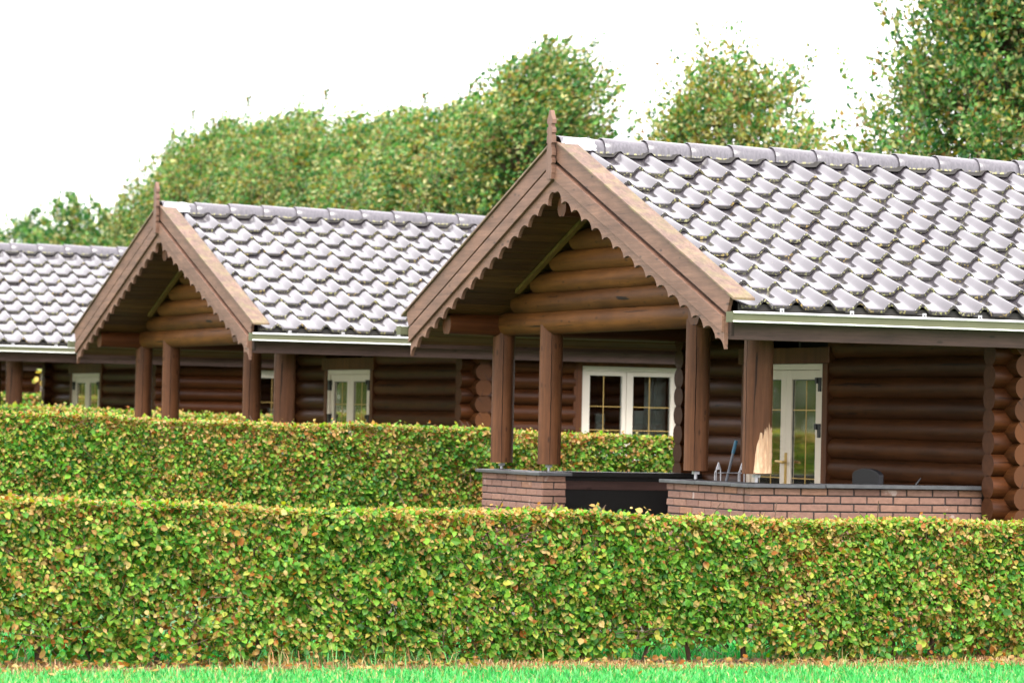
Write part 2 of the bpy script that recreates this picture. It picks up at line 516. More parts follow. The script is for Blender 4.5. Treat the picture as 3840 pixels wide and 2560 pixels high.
# ------------------------------------------------------------------ mesh helpers
class MB:
    def __init__(self):
        self.v = []
        self.f = []
        self.mi = []
        self.uv = []

    def face(self, idx, mi=0, uv=None):
        self.f.append(tuple(idx))
        self.mi.append(mi)
        self.uv.append(uv)

    def box(self, x0, x1, y0, y1, z0, z1, mi=0):
        b = len(self.v)
        self.v += [(x, y, z) for x in (x0, x1) for y in (y0, y1) for z in (z0, z1)]
        for q in ((0, 1, 3, 2), (4, 6, 7, 5), (0, 4, 5, 1), (2, 3, 7, 6), (0, 2, 6, 4), (1, 5, 7, 3)):
            self.face([b + i for i in q], mi)
        return self

    def prism(self, poly, axis, a, b_, mi=0, mi_side=None):
        """poly: list of 2-D points in the plane across `axis`; extruded from a to b_."""
        ms = mi if mi_side is None else mi_side
        n = len(poly)
        b = len(self.v)
        for t in (a, b_):
            for p in poly:
                if axis == 'X':
                    self.v.append((t, p[0], p[1]))
                elif axis == 'Y':
                    self.v.append((p[0], t, p[1]))
                else:
                    self.v.append((p[0], p[1], t))
        self.face([b + i for i in range(n)][::-1], mi)
        self.face([b + n + i for i in range(n)], mi)
        for i in range(n):
            j = (i + 1) % n
            self.face([b + i, b + j, b + n + j, b + n + i], ms)
        return self

    def cyl(self, p0, p1, r0, r1=None, n=12, mi=0, capmi=None, segs=1, wob=0.0, caps=True, bend=0.0):
        r1 = r0 if r1 is None else r1
        p0, p1 = Vector(p0), Vector(p1)
        d = (p1 - p0).normalized()
        a = Vector((0, 0, 1)) if abs(d.z) < 0.9 else Vector((1, 0, 0))
        u = d.cross(a).normalized()
        w = u.cross(d)
        capmi = mi if capmi is None else capmi
        b = len(self.v)
        for s in range(segs + 1):
            t = s / segs
            c = p0.lerp(p1, t)
            if 0 < s < segs and bend:
                c = c + u * rnd.uniform(-bend, bend) + w * rnd.uniform(-bend, bend)
            r = r0 + (r1 - r0) * t
            r *= 1 + rnd.uniform(-wob, wob)
            for i in range(n):
                an = 2 * math.pi * i / n
                q = c + u * (math.cos(an) * r) + w * (math.sin(an) * r)
                self.v.append(tuple(q))
        for s in range(segs):
            for i in range(n):
                j = (i + 1) % n
                self.face([b + s * n + i, b + s * n + j, b + (s + 1) * n + j, b + (s + 1) * n + i], mi)
        if caps:
            # separate cap rings so the end grain is an island of its own
            for s, rv in ((0, 1), (segs, 0)):
                cb = len(self.v)
                ring = [self.v[b + s * n + i] for i in range(n)]
                self.v += ring
                ids = list(range(cb, cb + n))
                uvs = [(math.cos(2 * math.pi * i / n), math.sin(2 * math.pi * i / n)) for i in range(n)]
                if rv:
                    ids, uvs = ids[::-1], uvs[::-1]
                self.face(ids, capmi, uvs)
        return self

    def build(self, name, mats, parent=None, smooth=True, angle=35):
        me = bpy.data.meshes.new(name)
        me.from_pydata(self.v, [], self.f)
        mats = mats if isinstance(mats, (list, tuple)) else [mats]
        for m in mats:
            me.materials.append(m)
        me.polygons.foreach_set('material_index', self.mi)
        if any(u is not None for u in self.uv):
            ul = me.uv_layers.new(name='uv')
            k = 0
            for f, u in zip(self.f, self.uv):
                for q in range(len(f)):
                    ul.data[k].uv = u[q] if u is not None else (0.3, 0.3)
                    k += 1
        bm = bmesh.new()
        bm.from_mesh(me)
        bmesh.ops.recalc_face_normals(bm, faces=bm.faces)
        bm.to_mesh(me)
        bm.free()
        if smooth:
            me.polygons.foreach_set('use_smooth', [True] * len(me.polygons))
            me.set_sharp_from_angle(angle=R(angle))
        me.update()
        o = bpy.data.objects.new(name, me)
        COL.objects.link(o)
        if parent is not None:
            o.parent = parent
        return o


def bevel(o, w=0.004, seg=2):
    md = o.modifiers.new('bevel', 'BEVEL')
    md.width = w
    md.segments = seg
    md.limit_method = 'ANGLE'
    md.angle_limit = R(40)
    return o


def tag(o, label=None, cat=None, group=None, kind=None):
    if label:
        o['label'] = label
    if cat:
        o['category'] = cat
    if group:
        o['group'] = group
    if kind:
        o['kind'] = kind
    return o


def empty(name, loc=(0, 0, 0), rz=0.0):
    o = bpy.data.objects.new(name, None)
    o.location = loc
    o.rotation_euler = (0, 0, rz)
    o.empty_display_size = 0.3
    COL.objects.link(o)
    return o


def copy_tree(o, parent=None):
    c = o.copy()
    COL.objects.link(c)
    if parent is not None:
        c.parent = parent
    for ch in [x for x in bpy.data.objects if x.parent == o]:
        copy_tree(ch, c)
    return c


# ------------------------------------------------------------------ log cabin
K = 0.40            # roof slope
LEN = 9.0           # length of the roof along X
H_ = math.sqrt(1 + K * K)
X1 = 2.60           # axis of the porch wall logs
YW = 2.75           # axis of the side wall logs
PITCH_LOG = 0.165


def tile_h(u):
    """pantile section: flat pan and a round roll"""
    u = u % 1.0
    if u < 0.46:
        return 0.001
    t = (u - 0.46) / 0.54
    return 0.001 + 0.052 * (0.5 - 0.5 * math.cos(2 * math.pi * t)) ** 0.9


def roof_tiles(sgn, parent):
    per = 0.256
    x0 = 0.062
    ncol = int((LEN - 0.16 - x0) / per)
    noses = [0.53 + 0.345 * k for k in range(9)]
    US = [0.0, 0.15, 0.30, 0.44, 0.50, 0.54, 0.58, 0.62, 0.66, 0.70, 0.74, 0.78, 0.82, 0.86, 0.90, 0.94, 0.98, 1.0]
    ns = len(US) - 1
    V, F, MI = [], [], []
    r2 = np.random.default_rng(5)
    for k, t1 in enumerate(noses):
        t0 = 0.05 if k == 0 else noses[k - 1] - 0.05
        for c in range(ncol):
            dz = r2.uniform(-0.004, 0.004)
            dt = r2.uniform(-0.006, 0.006)
            tw = r2.uniform(-0.004, 0.004)
            rows = [(t1 + dt, -0.028, 0.036), (t1 + dt - 0.001, -0.005, 0.036), (t1 + dt - 0.010, 0.0, 0.036),
                    ((t0 + t1) / 2, 0.0, 0.018), (t0, 0.0, 0.0)]
            b = len(V)
            for (t, off, lift) in rows:
                for i in range(ns + 1):
                    u = US[i]
                    x = x0 + (c + u) * per
                    h = tile_h(u)
                    z = 3.675 - K * t + lift + h + dz + tw * (u - 0.5) + off
                    V.append((x, sgn * t, z))
            w = ns + 1
            for rI in range(4):
                for i in range(ns):
                    F.append((b + rI * w + i, b + rI * w + i + 1, b + (rI + 1) * w + i + 1, b + (rI + 1) * w + i))
                    MI.append(1 if rI == 0 else 0)
    mb = MB()
    mb.v, mb.f, mb.mi, mb.uv = V, F, MI, [None] * len(F)
    return mb.build('roof_tiles', [M['tile'], M['nose']], parent, angle=50)


def scallop_board(sgn, parent):
    """lower barge board with its row of scallops"""
    tips = [(0.0, 3.345), (0.135, 3.250)] + [(0.34 + 0.205 * k, 3.305 - 0.3835 * (0.34 + 0.205 * k)) for k in range(14)]
    tips[-1] = (3.005, 2.152)
    pts = []
    for i in range(len(tips) - 1):
        (ya, za), (yb, zb) = tips[i], tips[i + 1]
        L = math.hypot(yb - ya, zb - za)
        nx, nz = -(zb - za) / L, (yb - ya) / L
        sag = (0.066 if i < 1 else 0.050) * L / 0.22
        for q in range(8):
            t = q / 8
            s = sag * (1 - (2 * t - 1) ** 2) ** 0.85
            pts.append((ya + (yb - ya) * t + nx * s, za + (zb - za) * t + nz * s))
    ya, za = tips[-1]
    yb, zb = 3.147, 2.076
    for q in range(6):
        t = q / 6
        s = 0.035 * (1 - (2 * t - 1) ** 2) ** 0.85
        pts.append((ya + (yb - ya) * t + 0.45 * s, za + (zb - za) * t + 0.9 * s))
    pts.append((yb, zb))
    pts.append((yb, 3.572 - K * yb))
    pts.append((0.0, 3.572))
    # cut into vertical slices so the prism faces stay convex
    mb = MB()
    low = [p for p in pts[:-2]]
    top = [(p[0], 3.572 - K * p[0]) for p in low]
    b = len(mb.v)
    n = len(low)
    for X in (0.004, 0.034):
        for p in low:
            mb.v.append((X, sgn * p[0], p[1]))
        for p in top:
            mb.v.append((X, sgn * p[0], p[1]))
    for i in range(n - 1):
        if abs(low[i + 1][0] - low[i][0]) < 1e-5:
            continue
        a, c = b + i, b + i + 1
        d, e = b + n + i + 1, b + n + i
        mb.face((a, c, d, e))
        o = 2 * n
        mb.face((a + o, e + o, d + o, c + o))
        mb.face((a, a + o, c + o, c))
        mb.face((e, d, d + o, e + o))
    mb.face((b, b + n, b + 3 * n, b + 2 * n))
    mb.face((b + n - 1, b + 3 * n - 1, b + 4 * n - 1, b + 2 * n - 1))
    o = mb.build('scalloped_board', M['board_y'], parent, angle=30)
    # plain strip fixed over its upper half
    s = MB()
    for X0, X1_, w0, w1 in ((-0.020, 0.0035, 3.574, 3.455),):
        s.prism([(sgn * 0.012, w0 - 0.005), (sgn * 3.152, w0 - K * 3.152), (sgn * 3.152, w1 - K * 3.152), (sgn * 0.012, w1 - 0.005)], 'X', X0, X1_)
    bevel(s.build('cover_strip', M['board_y'], o, smooth=False), 0.003)
    return o


def slab(mb, sgn, y0, y1, za, zb, x0, x1, mi=0):
    """sloping board: top line z = za - K*y, bottom line z = zb - K*y"""
    mb.prism([(sgn * y0, za - K * y0), (sgn * y1, za - K * y1), (sgn * y1, zb - K * y1), (sgn * y0, zb - K * y0)], 'X', x0, x1, mi)


def make_post(y, r, zbot, zbase, parent, notch_off=0.0, patch=False, ztop=2.34):
    """round post with a long drying crack, on a steel foot"""
    mb = MB()
    n = 36
    ca = math.atan2(-24.2, -11.93)             # azimuth of the side seen across the lawn
    levels = 22
    wob = [rnd.uniform(-0.03, 0.03) for _ in range(levels + 1)]
    dep = [max(0.0, 0.03 + rnd.uniform(-0.014, 0.012)) for _ in range(levels + 1)]
    angs = [2 * math.pi * i / n for i in range(n)]
    crack_az = ca + notch_off
    # insert two tight vertices around the crack
    base = sorted([(a - crack_az) % (2 * math.pi) for a in angs if 0.12 < (a - crack_az) % (2 * math.pi) < 2 * math.pi - 0.12])
    rel = [0.0, 0.028] + base + [2 * math.pi - 0.028]
    m = len(rel)
    for L in range(levels + 1):
        z = zbot + (ztop - zbot) * L / levels
        rr2 = r * (1 + rnd.uniform(-0.008, 0.008))
        width = 0.4 + 0.9 * math.sin(math.pi * L / levels) * rnd.uniform(0.6, 1.0)
        for k, a in enumerate(rel):
            if k == 0:
                rad = rr2 - dep[L]
            else:
                rad = rr2
            aa = a
            if k == 1:
                aa = 0.028 * width
            if k == m - 1:
                aa = -0.028 * width
            az = crack_az + aa + wob[L] * (1 if k in (0, 1, m - 1) else 0)
            mb.v.append((0.61 + math.cos(az) * rad, y + math.sin(az) * rad, z))
    for L in range(levels):
        for k in range(m):
            j = (k + 1) % m
            mb.face((L * m + k, L * m + j, (L + 1) * m + j, (L + 1) * m + k), 1 if k in (0, m - 1) else 0)
    mb.face(list(range(m))[::-1], 0)
    mb.face([levels * m + k for k in range(m)], 0)
    o = mb.build('post', [M['post'], M['seam']], parent, angle=45)
    a = MB()
    a.cyl((0.61, y, zbase + 0.006), (0.61, y, zbot - 0.008), 0.012, n=10)
    a.box(0.61 - 0.022, 0.61 + 0.022, y - 0.022, y + 0.022, zbot - 0.026, zbot - 0.004)
    a.box(0.565, 0.655, y - 0.045, y + 0.045, zbase + 0.001, zbase + 0.006, 1)
    a.build('post_anchor', [M['galv'], M['dark']], o)
    if patch:
        pm = MB()
        q = 22
        a0, a1 = ca - 0.16, ca + 1.40
        zt = []
        for i in range(q + 1):
            t = i / q
            h = 0.20 + 0.13 * min(1, t * 1.8) - 0.20 * max(0, 0.08 - t) / 0.08
            h += rnd.uniform(-0.035, 0.045)
            zt.append(zbot + 0.01 + h)
        rows = 10
        for i in range(q + 1):
            az = a0 + (a1 - a0) * i / q
            zb_ = zbot + 0.006 + (0.0 if i else 0.02)
            for L in range(rows + 1):
                z = zb_ + (zt[i] - zb_) * L / rows
                rad = r + 0.0035 + rnd.uniform(-0.002, 0.0025) - (0.003 if L == rows else 0)
                azz = az + (0.05 * math.sin(L * 1.3) if i == 0 else 0)
                pm.v.append((0.61 + math.cos(azz) * rad, y + math.sin(azz) * rad, z))
        for i in range(q):
            for L in range(rows):
                b = i * (rows + 1) + L
                pm.face((b, b + rows + 1, b + rows + 2, b + 1))
        sp = pm.build('splintered_patch', M['bare'], o, smooth=False)
        sp['label'] = 'pale bare wood where the stain has splintered off'
    return o


def log_wall(mb, axis, fixed, a0, a1, zc, r=0.091, cuts=(), n=18, capmi=1, jit=0.0):
    """one log along axis, split round openings. cuts: (lo, hi)"""
    segs = [(a0, a1)]
    for lo, hi in cuts:
        new = []
        for s0, s1 in segs:
            if hi <= s0 or lo >= s1:
                new.append((s0, s1))
            else:
                if lo > s0:
                    new.append((s0, lo))
                if hi < s1:
                    new.append((hi, s1))
        segs = new
    for s0, s1 in segs:
        rr2 = r * (1 + rnd.uniform(-0.03, 0.03))
        if axis == 'X':
            mb.cyl((s0, fixed, zc), (s1, fixed, zc), rr2, n=n, capmi=capmi, segs=max(2, int((s1 - s0) / 0.5)), wob=0.014)
        else:
            mb.cyl((fixed, s0, zc), (fixed, s1, zc), rr2, n=n, capmi=capmi, segs=max(2, int((s1 - s0) / 0.5)), wob=0.014)


def frame_rect(mb, plane, pos0, pos1, a0, a1, z0, z1, w, mi=0):
    """four bars butted end to end. plane 'X': bars in the YZ plane with X from pos0..pos1"""
    def bx(aa, ab, za, zb):
        if plane == 'X':
            mb.box(pos0, pos1, aa, ab, za, zb, mi)
        else:
            mb.box(aa, ab, pos0, pos1, za, zb, mi)
    bx(a0, a1, z1 - w, z1)
    bx(a0, a1, z0, z0 + w)
    bx(a0, a0 + w, z0 + w, z1 - w)
    bx(a1 - w, a1, z0 + w, z1 - w)


def build_cabin():
    root = empty('log_cabin')
    # --- roof
    rf = roof_tiles(-1, root)
    rf2 = roof_tiles(1, root)
    # ridge tiles
    mb = MB()
    x = 0.4077 - 0.3779
    nseg = 12
    while x < LEN - 0.1:
        xs = (x - 0.022, x - 0.019, x + 0.10, x + 0.24, x + 0.3779 + 0.01)
        rs = (0.111, 0.114, 0.110, 0.104, 0.097)
        jz = rnd.uniform(-0.003, 0.003)
        b = len(mb.v)
        for X, r in zip(xs, rs):
            for i in range(nseg + 1):
                a = math.pi * (i / nseg) * 1.04 - math.pi * 0.02
                mb.v.append((X, math.cos(a) * r * 1.06, 3.686 + jz + math.sin(a) * r - 0.012 * (1 if i in (0, nseg) else 0)))
        w = nseg + 1
        for s in range(len(xs) - 1):
            for i in range(nseg):
                mb.face((b + s * w + i, b + s * w + i + 1, b + (s + 1) * w + i + 1, b + (s + 1) * w + i))
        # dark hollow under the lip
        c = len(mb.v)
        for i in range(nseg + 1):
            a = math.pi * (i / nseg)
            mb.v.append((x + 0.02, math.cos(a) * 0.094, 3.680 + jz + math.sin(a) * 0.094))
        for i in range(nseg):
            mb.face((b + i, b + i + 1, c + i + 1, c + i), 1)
        x += 0.3779
    cap = mb.build('ridge_cap', [M['ridge'], M['dark']], root, angle=50)
    ap = MB()
    for sgn in (-1, 1):
        b = len(ap.v)
        xs = np.arange(0.16, LEN - 0.1, 0.032)
        for X in xs:
            h = tile_h((X - 0.062) / 0.256)
            ap.v.append((X, sgn * 0.06, 3.70))
            ap.v.append((X, sgn * (0.150 + 0.012 * math.sin(X * 9)), 3.684 - K * 0.15 + h + 0.014))
        for i in range(len(xs) - 1):
            ap.face((b + 2 * i, b + 2 * i + 1, b + 2 * i + 3, b + 2 * i + 2))
    ap.build('ridge_apron', M['dark'], cap)
    zf = MB()
    b = len(zf.v)
    xs = [0.03, 0.10, 0.18, 0.25, 0.285, 0.30]
    for s, X in enumerate(xs):
        r = 0.112 + (0.004 if s in (1, 3) else 0) - (0.004 if s == 5 else 0)
        for i in range(17):
            a = math.pi * i / 16
            dy = math.cos(a) * (r * 1.12) * (1.25 if i in (0, 16) else 1)
            dz = math.sin(a) * r * (0.95 if 5 < i < 11 else 1.0)
            zf.v.append((X - (0.03 * math.sin(i * 2.1) * 0.3), dy, 3.684 + dz + rnd.uniform(-0.002, 0.002)))
    for s in range(len(xs) - 1):
        for i in range(16):
            zf.face((s * 17 + i, s * 17 + i + 1, (s + 1) * 17 + i + 1, (s + 1) * 17 + i))
    zf.build('ridge_flashing', M['zinc'], cap)

    # roof deck and underlay, soffit planks
    for sgn in (-1, 1):
        mb = MB()
        slab(mb, sgn, 0.0, 3.08, 3.60, 3.445, 0.06, LEN - 0.06)
        slab(mb, sgn, 3.082, 3.24, 3.60, 3.565, 0.06, LEN - 0.06)
        mb.build('roof_deck', M['dark'], root, smooth=False)
        mb = MB()
        y = 0.004
        while y < 3.05:
            y2 = min(y + 0.112, 3.08)
            slab(mb, sgn, y, y2 - 0.004, 3.440, 3.41 + rnd.uniform(-0.0015, 0.0015), 0.036, LEN - 0.05)
            y = y2
        bevel(mb.build('soffit', M['soffit'], root, smooth=False), 0.004, 1)
        # outer barge board (front), cap board, rear barge
        mb = MB()
        mb.prism([(sgn * 0.002, 3.755), (sgn * 3.255, 3.755 - K * 3.255), (sgn * 3.195, 3.606 - K * 3.195), (sgn * 0.002, 3.606)], 'X', -0.004, 0.026)
        ob = bevel(mb.build('barge_board', M['board_y'], root, smooth=False), 0.004)
        mb = MB()
        slab(mb, sgn, 0.0, 3.20, 3.62, 3.45, 0.0345, 0.058)
        mb.build('barge_backing', M['seam'], ob, smooth=False)
        mb = MB()
        slab(mb, sgn, 0.09, 3.34, 3.777, 3.757, -0.022, 0.150)
        bevel(mb.build('verge_board', M['verge'], root, smooth=False), 0.004)
        scallop_board(sgn, root)
        mb = MB()
        slab(mb, sgn, 0.0, 3.2, 3.77, 3.45, LEN - 0.05, LEN)
        mb.build('rear_barge_board', M['board_y'], root, smooth=False)
        # fascia
        mb = MB()
        mb.box(0.036, LEN - 0.06, sgn * 3.085, sgn * 3.115, 2.147, 2.31)
        bevel(mb.build('fascia_board', M['board_x'], root, smooth=False), 0.004)
        mb = MB()
        mb.box(0.06, LEN - 0.06, sgn * 3.245, sgn * 3.265, 2.27, 2.40)
        mb.build('eave_batten', M['dark'], root, smooth=False)
        # gutter: body, upper and lower rolled lips
        mb = MB()
        yo, yi = 3.385, 3.275
        prof = [(yi, 2.335), (yi, 2.266), (yo - 0.03, 2.264), (yo - 0.006, 2.276), (yo - 0.010, 2.30), (yo - 0.006, 2.326),
                (yo - 0.010, 2.326), (yo - 0.014, 2.30), (yo - 0.012, 2.280), (yo - 0.034, 2.270), (yi + 0.006, 2.272), (yi + 0.006, 2.335)]
        n = len(prof)
        for X in (-0.04, LEN):
            for p in prof:
                mb.v.append((X, sgn * p[0], p[1]))
        for i in range(n):
            j = (i + 1) % n
            mb.face((i, j, n + j, n + i))
        mb.face([0, 1, 2, 3, 4, 5][::-1])
        mb.cyl((-0.04, sgn * (yo - 0.005), 2.334), (LEN, sgn * (yo - 0.005), 2.336), 0.0085, n=10, mi=1)
        mb.cyl((-0.04, sgn * (yo - 0.007), 2.2695), (LEN, sgn * (yo - 0.007), 2.2675), 0.0065, n=10, mi=1)
        mb.prism([(sgn * yi, 2.34), (sgn * yi, 2.264), (sgn * (yo - 0.006), 2.264), (sgn * yo, 2.34)], 'X', -0.046, -0.041, mi=0)
        g = mb.build('gutter', [M['gutter'], M['gutter_lip']], root)
        X = 0.38
        bks = [0.34, 0.90, 1.49, 1.95]
        while bks[-1] + 0.55 < LEN - 0.2:
            bks.append(bks[-1] + 0.55)
        for X in bks:
            mb = MB()
            mb.box(X, X + 0.032, sgn * 3.352, sgn * 3.357, 2.335, 2.372)
            mb.box(X + 0.004, X + 0.028, sgn * 3.27, sgn * 3.352, 2.362, 2.366)
            mb.cyl((X + 0.016, sgn * 3.3565, 2.352), (X + 0.016, sgn * 3.360, 2.352), 0.006, n=8, mi=1)
            mb.build('gutter_bracket', [M['galv'], M['black']], g, smooth=False)

    # finial: notched flat board
    w = 0.056
    half = [(0.008, 4.000), (0.020, 3.982), (0.034, 3.950), (w, 3.925), (w, 3.893), (0.030, 3.893), (0.032, 3.865),
            (0.052, 3.862), (w, 3.845), (w, 3.82), (0.040, 3.815), (0.042, 3.80), (w, 3.795), (w, 3.74), (0.036, 3.735),
            (0.036, 3.700), (0.052, 3.698), (0.052, 3.672), (w, 3.668), (w, 3.640), (0.044, 3.636), (0.044, 3.612), (w, 3.608),
            (w, 3.580), (0.044, 3.575), (0.046, 3.545), (w, 3.54), (w, 3.50), (0.052, 3.495), (0.050, 3.452)]
    mb = MB()
    n = len(half)
    for X in (-0.052, -0.018):
        for p in half:
            mb.v.append((X, p[0], p[1]))
        for p in half:
            mb.v.append((X, -p[0], p[1]))
    for s, o in enumerate((0, 2 * n)):
        for i in range(n - 1):
            q = (o + i, o + i + 1, o + n + i + 1, o + n + i)
            mb.face(q)
    for i in range(n - 1):
        mb.face((i, i + 1, 2 * n + i + 1, 2 * n + i))
        mb.face((n + i, 3 * n + i, 3 * n + i + 1, n + i + 1))
    mb.face((0, 2 * n, 3 * n, n))
    mb.face((n - 1, 2 * n - 1, 4 * n - 1, 3 * n - 1))
    mb.build('finial', M['board_z'], root, smooth=False)

    # --- porch gable logs
    mb = MB()
    zc = 2.362
    k = 0
    while zc < 3.22:
        hy = min(2.56, (3.40 - (zc + 0.02)) / K)
        r = 0.098 if k == 0 else 0.093
        jj = rnd.uniform(-0.006, 0.006)
        mb.cyl((0.61, -hy, zc + jj), (0.61, hy, zc - jj), r, n=24, segs=12, wob=0.022, capmi=1, bend=0.003)
        zc += 0.165
        k += 1
    mb.build('gable_logs', [M['log_gable'], M['end']], root, angle=50)
    for sgn in (1, -1):
        mb = MB()
        slab(mb, sgn, 0.10, 1.92 if sgn > 0 else 2.2, 3.405, 3.372, 0.47, 0.515)
        mb.build('gable_moulding', M['olive'], root, smooth=False)
    # plate logs and ridge log that carry the overhang; each end has a small notch cut from below
    for y, z, r in ((-2.48, 2.345, 0.097), (2.48, 2.345, 0.097), (0.02, 3.235, 0.085)):
        mb = MB()
        n = 22
        b = 0
        xs = [0.075, 0.078, 0.6, 1.4, X1 + 0.1 if abs(y) > 1 else LEN - 0.3]
        for s, X in enumerate(xs):
            for i in range(n):
                a = 2 * math.pi * i / n - math.pi / 2
                rad = r
                if s < 2 and (i in (0, 1, n - 1)):
                    rad = r * (0.80 if i == 0 else 0.92)
                mb.v.append((X, y + math.cos(a) * rad, z + math.sin(a) * rad))
        for s in range(len(xs) - 1):
            for i in range(n):
                j = (i + 1) % n
                mb.face((s * n + i, s * n + j, (s + 1) * n + j, (s + 1) * n + i))
        c = len(mb.v)
        mb.v.append((0.073, y, z))
        ring = len(mb.v)
        for i in range(n):
            mb.v.append(mb.v[i])
        for i in range(n):
            j = (i + 1) % n
            ai, aj = 2 * math.pi * i / n, 2 * math.pi * j / n
            mb.face((c, ring + j, ring + i), 1, [(0, 0), (math.cos(aj), math.sin(aj)), (math.cos(ai), math.sin(ai))])
        mb.build('plate_log' if abs(y) > 1 else 'ridge_log', [M['log_x'], M['end']], root, angle=50)

    # --- posts
    make_post(2.48, 0.097, 1.170, 1.112, root, 0.02)
    make_post(1.434, 0.097, 1.175, 1.112, root, 0.10)
    make_post(-1.434, 0.094, 1.182, 1.112, root, -0.12)
    make_post(-2.48, 0.108, 1.180, 1.112, root, -0.9, patch=True)

    # --- walls
    DY0, DY1, DZ = 0.08, 1.68, 2.176       # door opening with its trim
    mb = MB()
    for k in range(21):
        z = 0.04 + PITCH_LOG * k
        if z > 3.35:
            break
        if z < 2.40:
            log_wall(mb, 'Y', X1, -2.95, 2.95, z, cuts=((DY0 + 0.02, DY1 - 0.02),) if z - 0.09 < DZ else ())
        else:
            hy = (3.40 - z) / K
            log_wall(mb, 'Y', X1, -hy, hy, z)
    mb.build('porch_wall', [M['log_y'], M['end']], root, angle=50)
    WX0, WX1, WZ0, WZ1 = 3.655, 4.952, 1.10, 2.20
    for sgn in (-1, 1):
        mb = MB()
        for k in range(15):
            z = 0.1225 + PITCH_LOG * k
            cuts = ((WX0 + 0.02, WX1 - 0.02),) if (sgn < 0 and z + 0.09 > WZ0 and z - 0.09 < WZ1) else ()
            log_wall(mb, 'X', sgn * YW, 2.40, LEN - 0.5, z, cuts=cuts)
        mb.build('side_wall', [M['log_x'], M['end_shaded']], root, angle=50)
    mb = MB()
    for k in range(21):
        z = 0.04 + PITCH_LOG * k
        if z > 3.35:
            break
        hy = 2.95 if z < 2.4 else (3.40 - z) / K
        log_wall(mb, 'Y', LEN - 0.75, -hy, hy, z)
    mb.build('rear_wall', [M['log_y'], M['end']], root, angle=50)
    # dark room lining
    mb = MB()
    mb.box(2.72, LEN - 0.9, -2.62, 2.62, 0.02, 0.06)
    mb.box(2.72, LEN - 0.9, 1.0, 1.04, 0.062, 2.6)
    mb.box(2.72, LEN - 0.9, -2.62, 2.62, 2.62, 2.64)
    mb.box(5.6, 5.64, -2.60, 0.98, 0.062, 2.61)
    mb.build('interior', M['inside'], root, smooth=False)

    # --- porch door: pair of leaves
    dr = empty('double_door', (0, 0, 0))
    dr.parent = root
    mb = MB()
    xo = 2.500
    mb.box(xo, xo + 0.13, DY0, 0.172, 0.1, 2.055)
    mb.box(xo, xo + 0.13, 1.588, DY1, 0.1, 2.055)
    mb.box(xo - 0.012, xo + 0.13, DY0 - 0.05, DY1 + 0.05, 2.0575, 2.19)
    bevel(mb.build('door_trim', M['trim'], dr, smooth=False), 0.004)
    mb = MB()
    mb.box(xo + 0.012, xo + 0.10, 0.172, 0.236, 0.1, 2.055)
    mb.box(xo + 0.012, xo + 0.10, 1.524, 1.588, 0.1, 2.055)
    mb.box(xo + 0.012, xo + 0.10, 0.236, 1.524, 2.005, 2.055)
    bevel(mb.build('door_frame', M['upvc_cream'], dr, smooth=False), 0.004)
    for a0, a1, hs_ in ((0.239, 0.8785, 1), (0.8815, 1.521, -1)):
        mb = MB()
        mb.box(xo + 0.03, xo + 0.085, a0, a0 + 0.098, 0.13, 2.002)
        mb.box(xo + 0.03, xo + 0.085, a1 - 0.098, a1, 0.13, 2.002)
        mb.box(xo + 0.03, xo + 0.085, a0 + 0.098, a1 - 0.098, 1.925, 2.002)
        mb.box(xo + 0.03, xo + 0.085, a0 + 0.098, a1 - 0.098, 0.13, 0.32)
        lf = bevel(mb.build('door_leaf', M['upvc_cream'], dr, smooth=False), 0.004)
        mb = MB()
        frame_rect(mb, 'X', xo + 0.0445, xo + 0.0535, a0 + 0.0985, a1 - 0.0985, 0.3205, 1.9245, 0.007)
        mb.build('gasket', M['black'], lf, smooth=False)
        mb = MB()
        mb.box(xo + 0.048, xo + 0.050, a0 + 0.1057, a1 - 0.1057, 0.3277, 1.9173)
        mb.build('door_pane', M['glass_door'], lf, smooth=False)
        mb = MB()
        yc = (a0 + a1) / 2 - 0.02
        mb.box(xo + 0.0445, xo + 0.0470, yc - 0.004, yc + 0.004, 0.33, 1.915)
        for zz in (0.53, 1.10, 1.67):
            mb.box(xo + 0.0440, xo + 0.0444, a0 + 0.106, a1 - 0.106, zz - 0.004, zz + 0.004)
        mb.build('glazing_bar', M['gold'], lf, smooth=False)
        for zz in (0.45, 1.50, 1.88):
            mb = MB()
            yh = a0 - 0.003 if hs_ > 0 else a1 + 0.003
            mb.box(xo + 0.000, xo + 0.029, yh - 0.035, yh + 0.012 if hs_ > 0 else yh + 0.03, zz - 0.055, zz + 0.06)
            mb.box(xo - 0.012, xo + 0.029, yh + (0.012 if hs_ > 0 else -0.05), yh + (0.045 if hs_ > 0 else -0.0355), zz + 0.01, zz + 0.06)
            bevel(mb.build('hinge', M['black'], lf, smooth=False), 0.003)
    mb = MB()
    mb.box(xo + 0.018, xo + 0.0295, 0.845, 0.872, 1.03, 1.31)
    mb.cyl((xo - 0.03, 0.858, 1.235), (xo + 0.018, 0.858, 1.235), 0.010, n=10)
    mb.cyl((xo - 0.03, 0.80, 1.232), (xo - 0.03, 0.93, 1.238), 0.012, n=10)
    mb.build('door_handle', M['gold'], dr)

    # --- side window
    wn = empty('window', (0, 0, 0))
    wn.parent = root
    yo = -2.83
    mb = MB()
    mb.box(WX0, 3.751, yo, yo + 0.12, WZ0, WZ1)
    mb.box(4.868, WX1, yo, yo + 0.12, WZ0, WZ1)
    mb.box(3.751, 4.868, yo, yo + 0.12, 2.112, WZ1)
    mb.box(3.751, 4.868, yo - 0.03, yo + 0.12, WZ0 - 0.03, WZ0 + 0.03)
    bevel(mb.build('window_trim', M['trim'], wn, smooth=False), 0.004)
    mb = MB()
    frame_rect(mb, 'Y', yo + 0.016, yo + 0.10, 3.7515, 4.8675, 1.1305, 2.1115, 0.048)
    mb.box(4.263, 4.293, yo + 0.016, yo + 0.10, 1.1790, 2.0630)
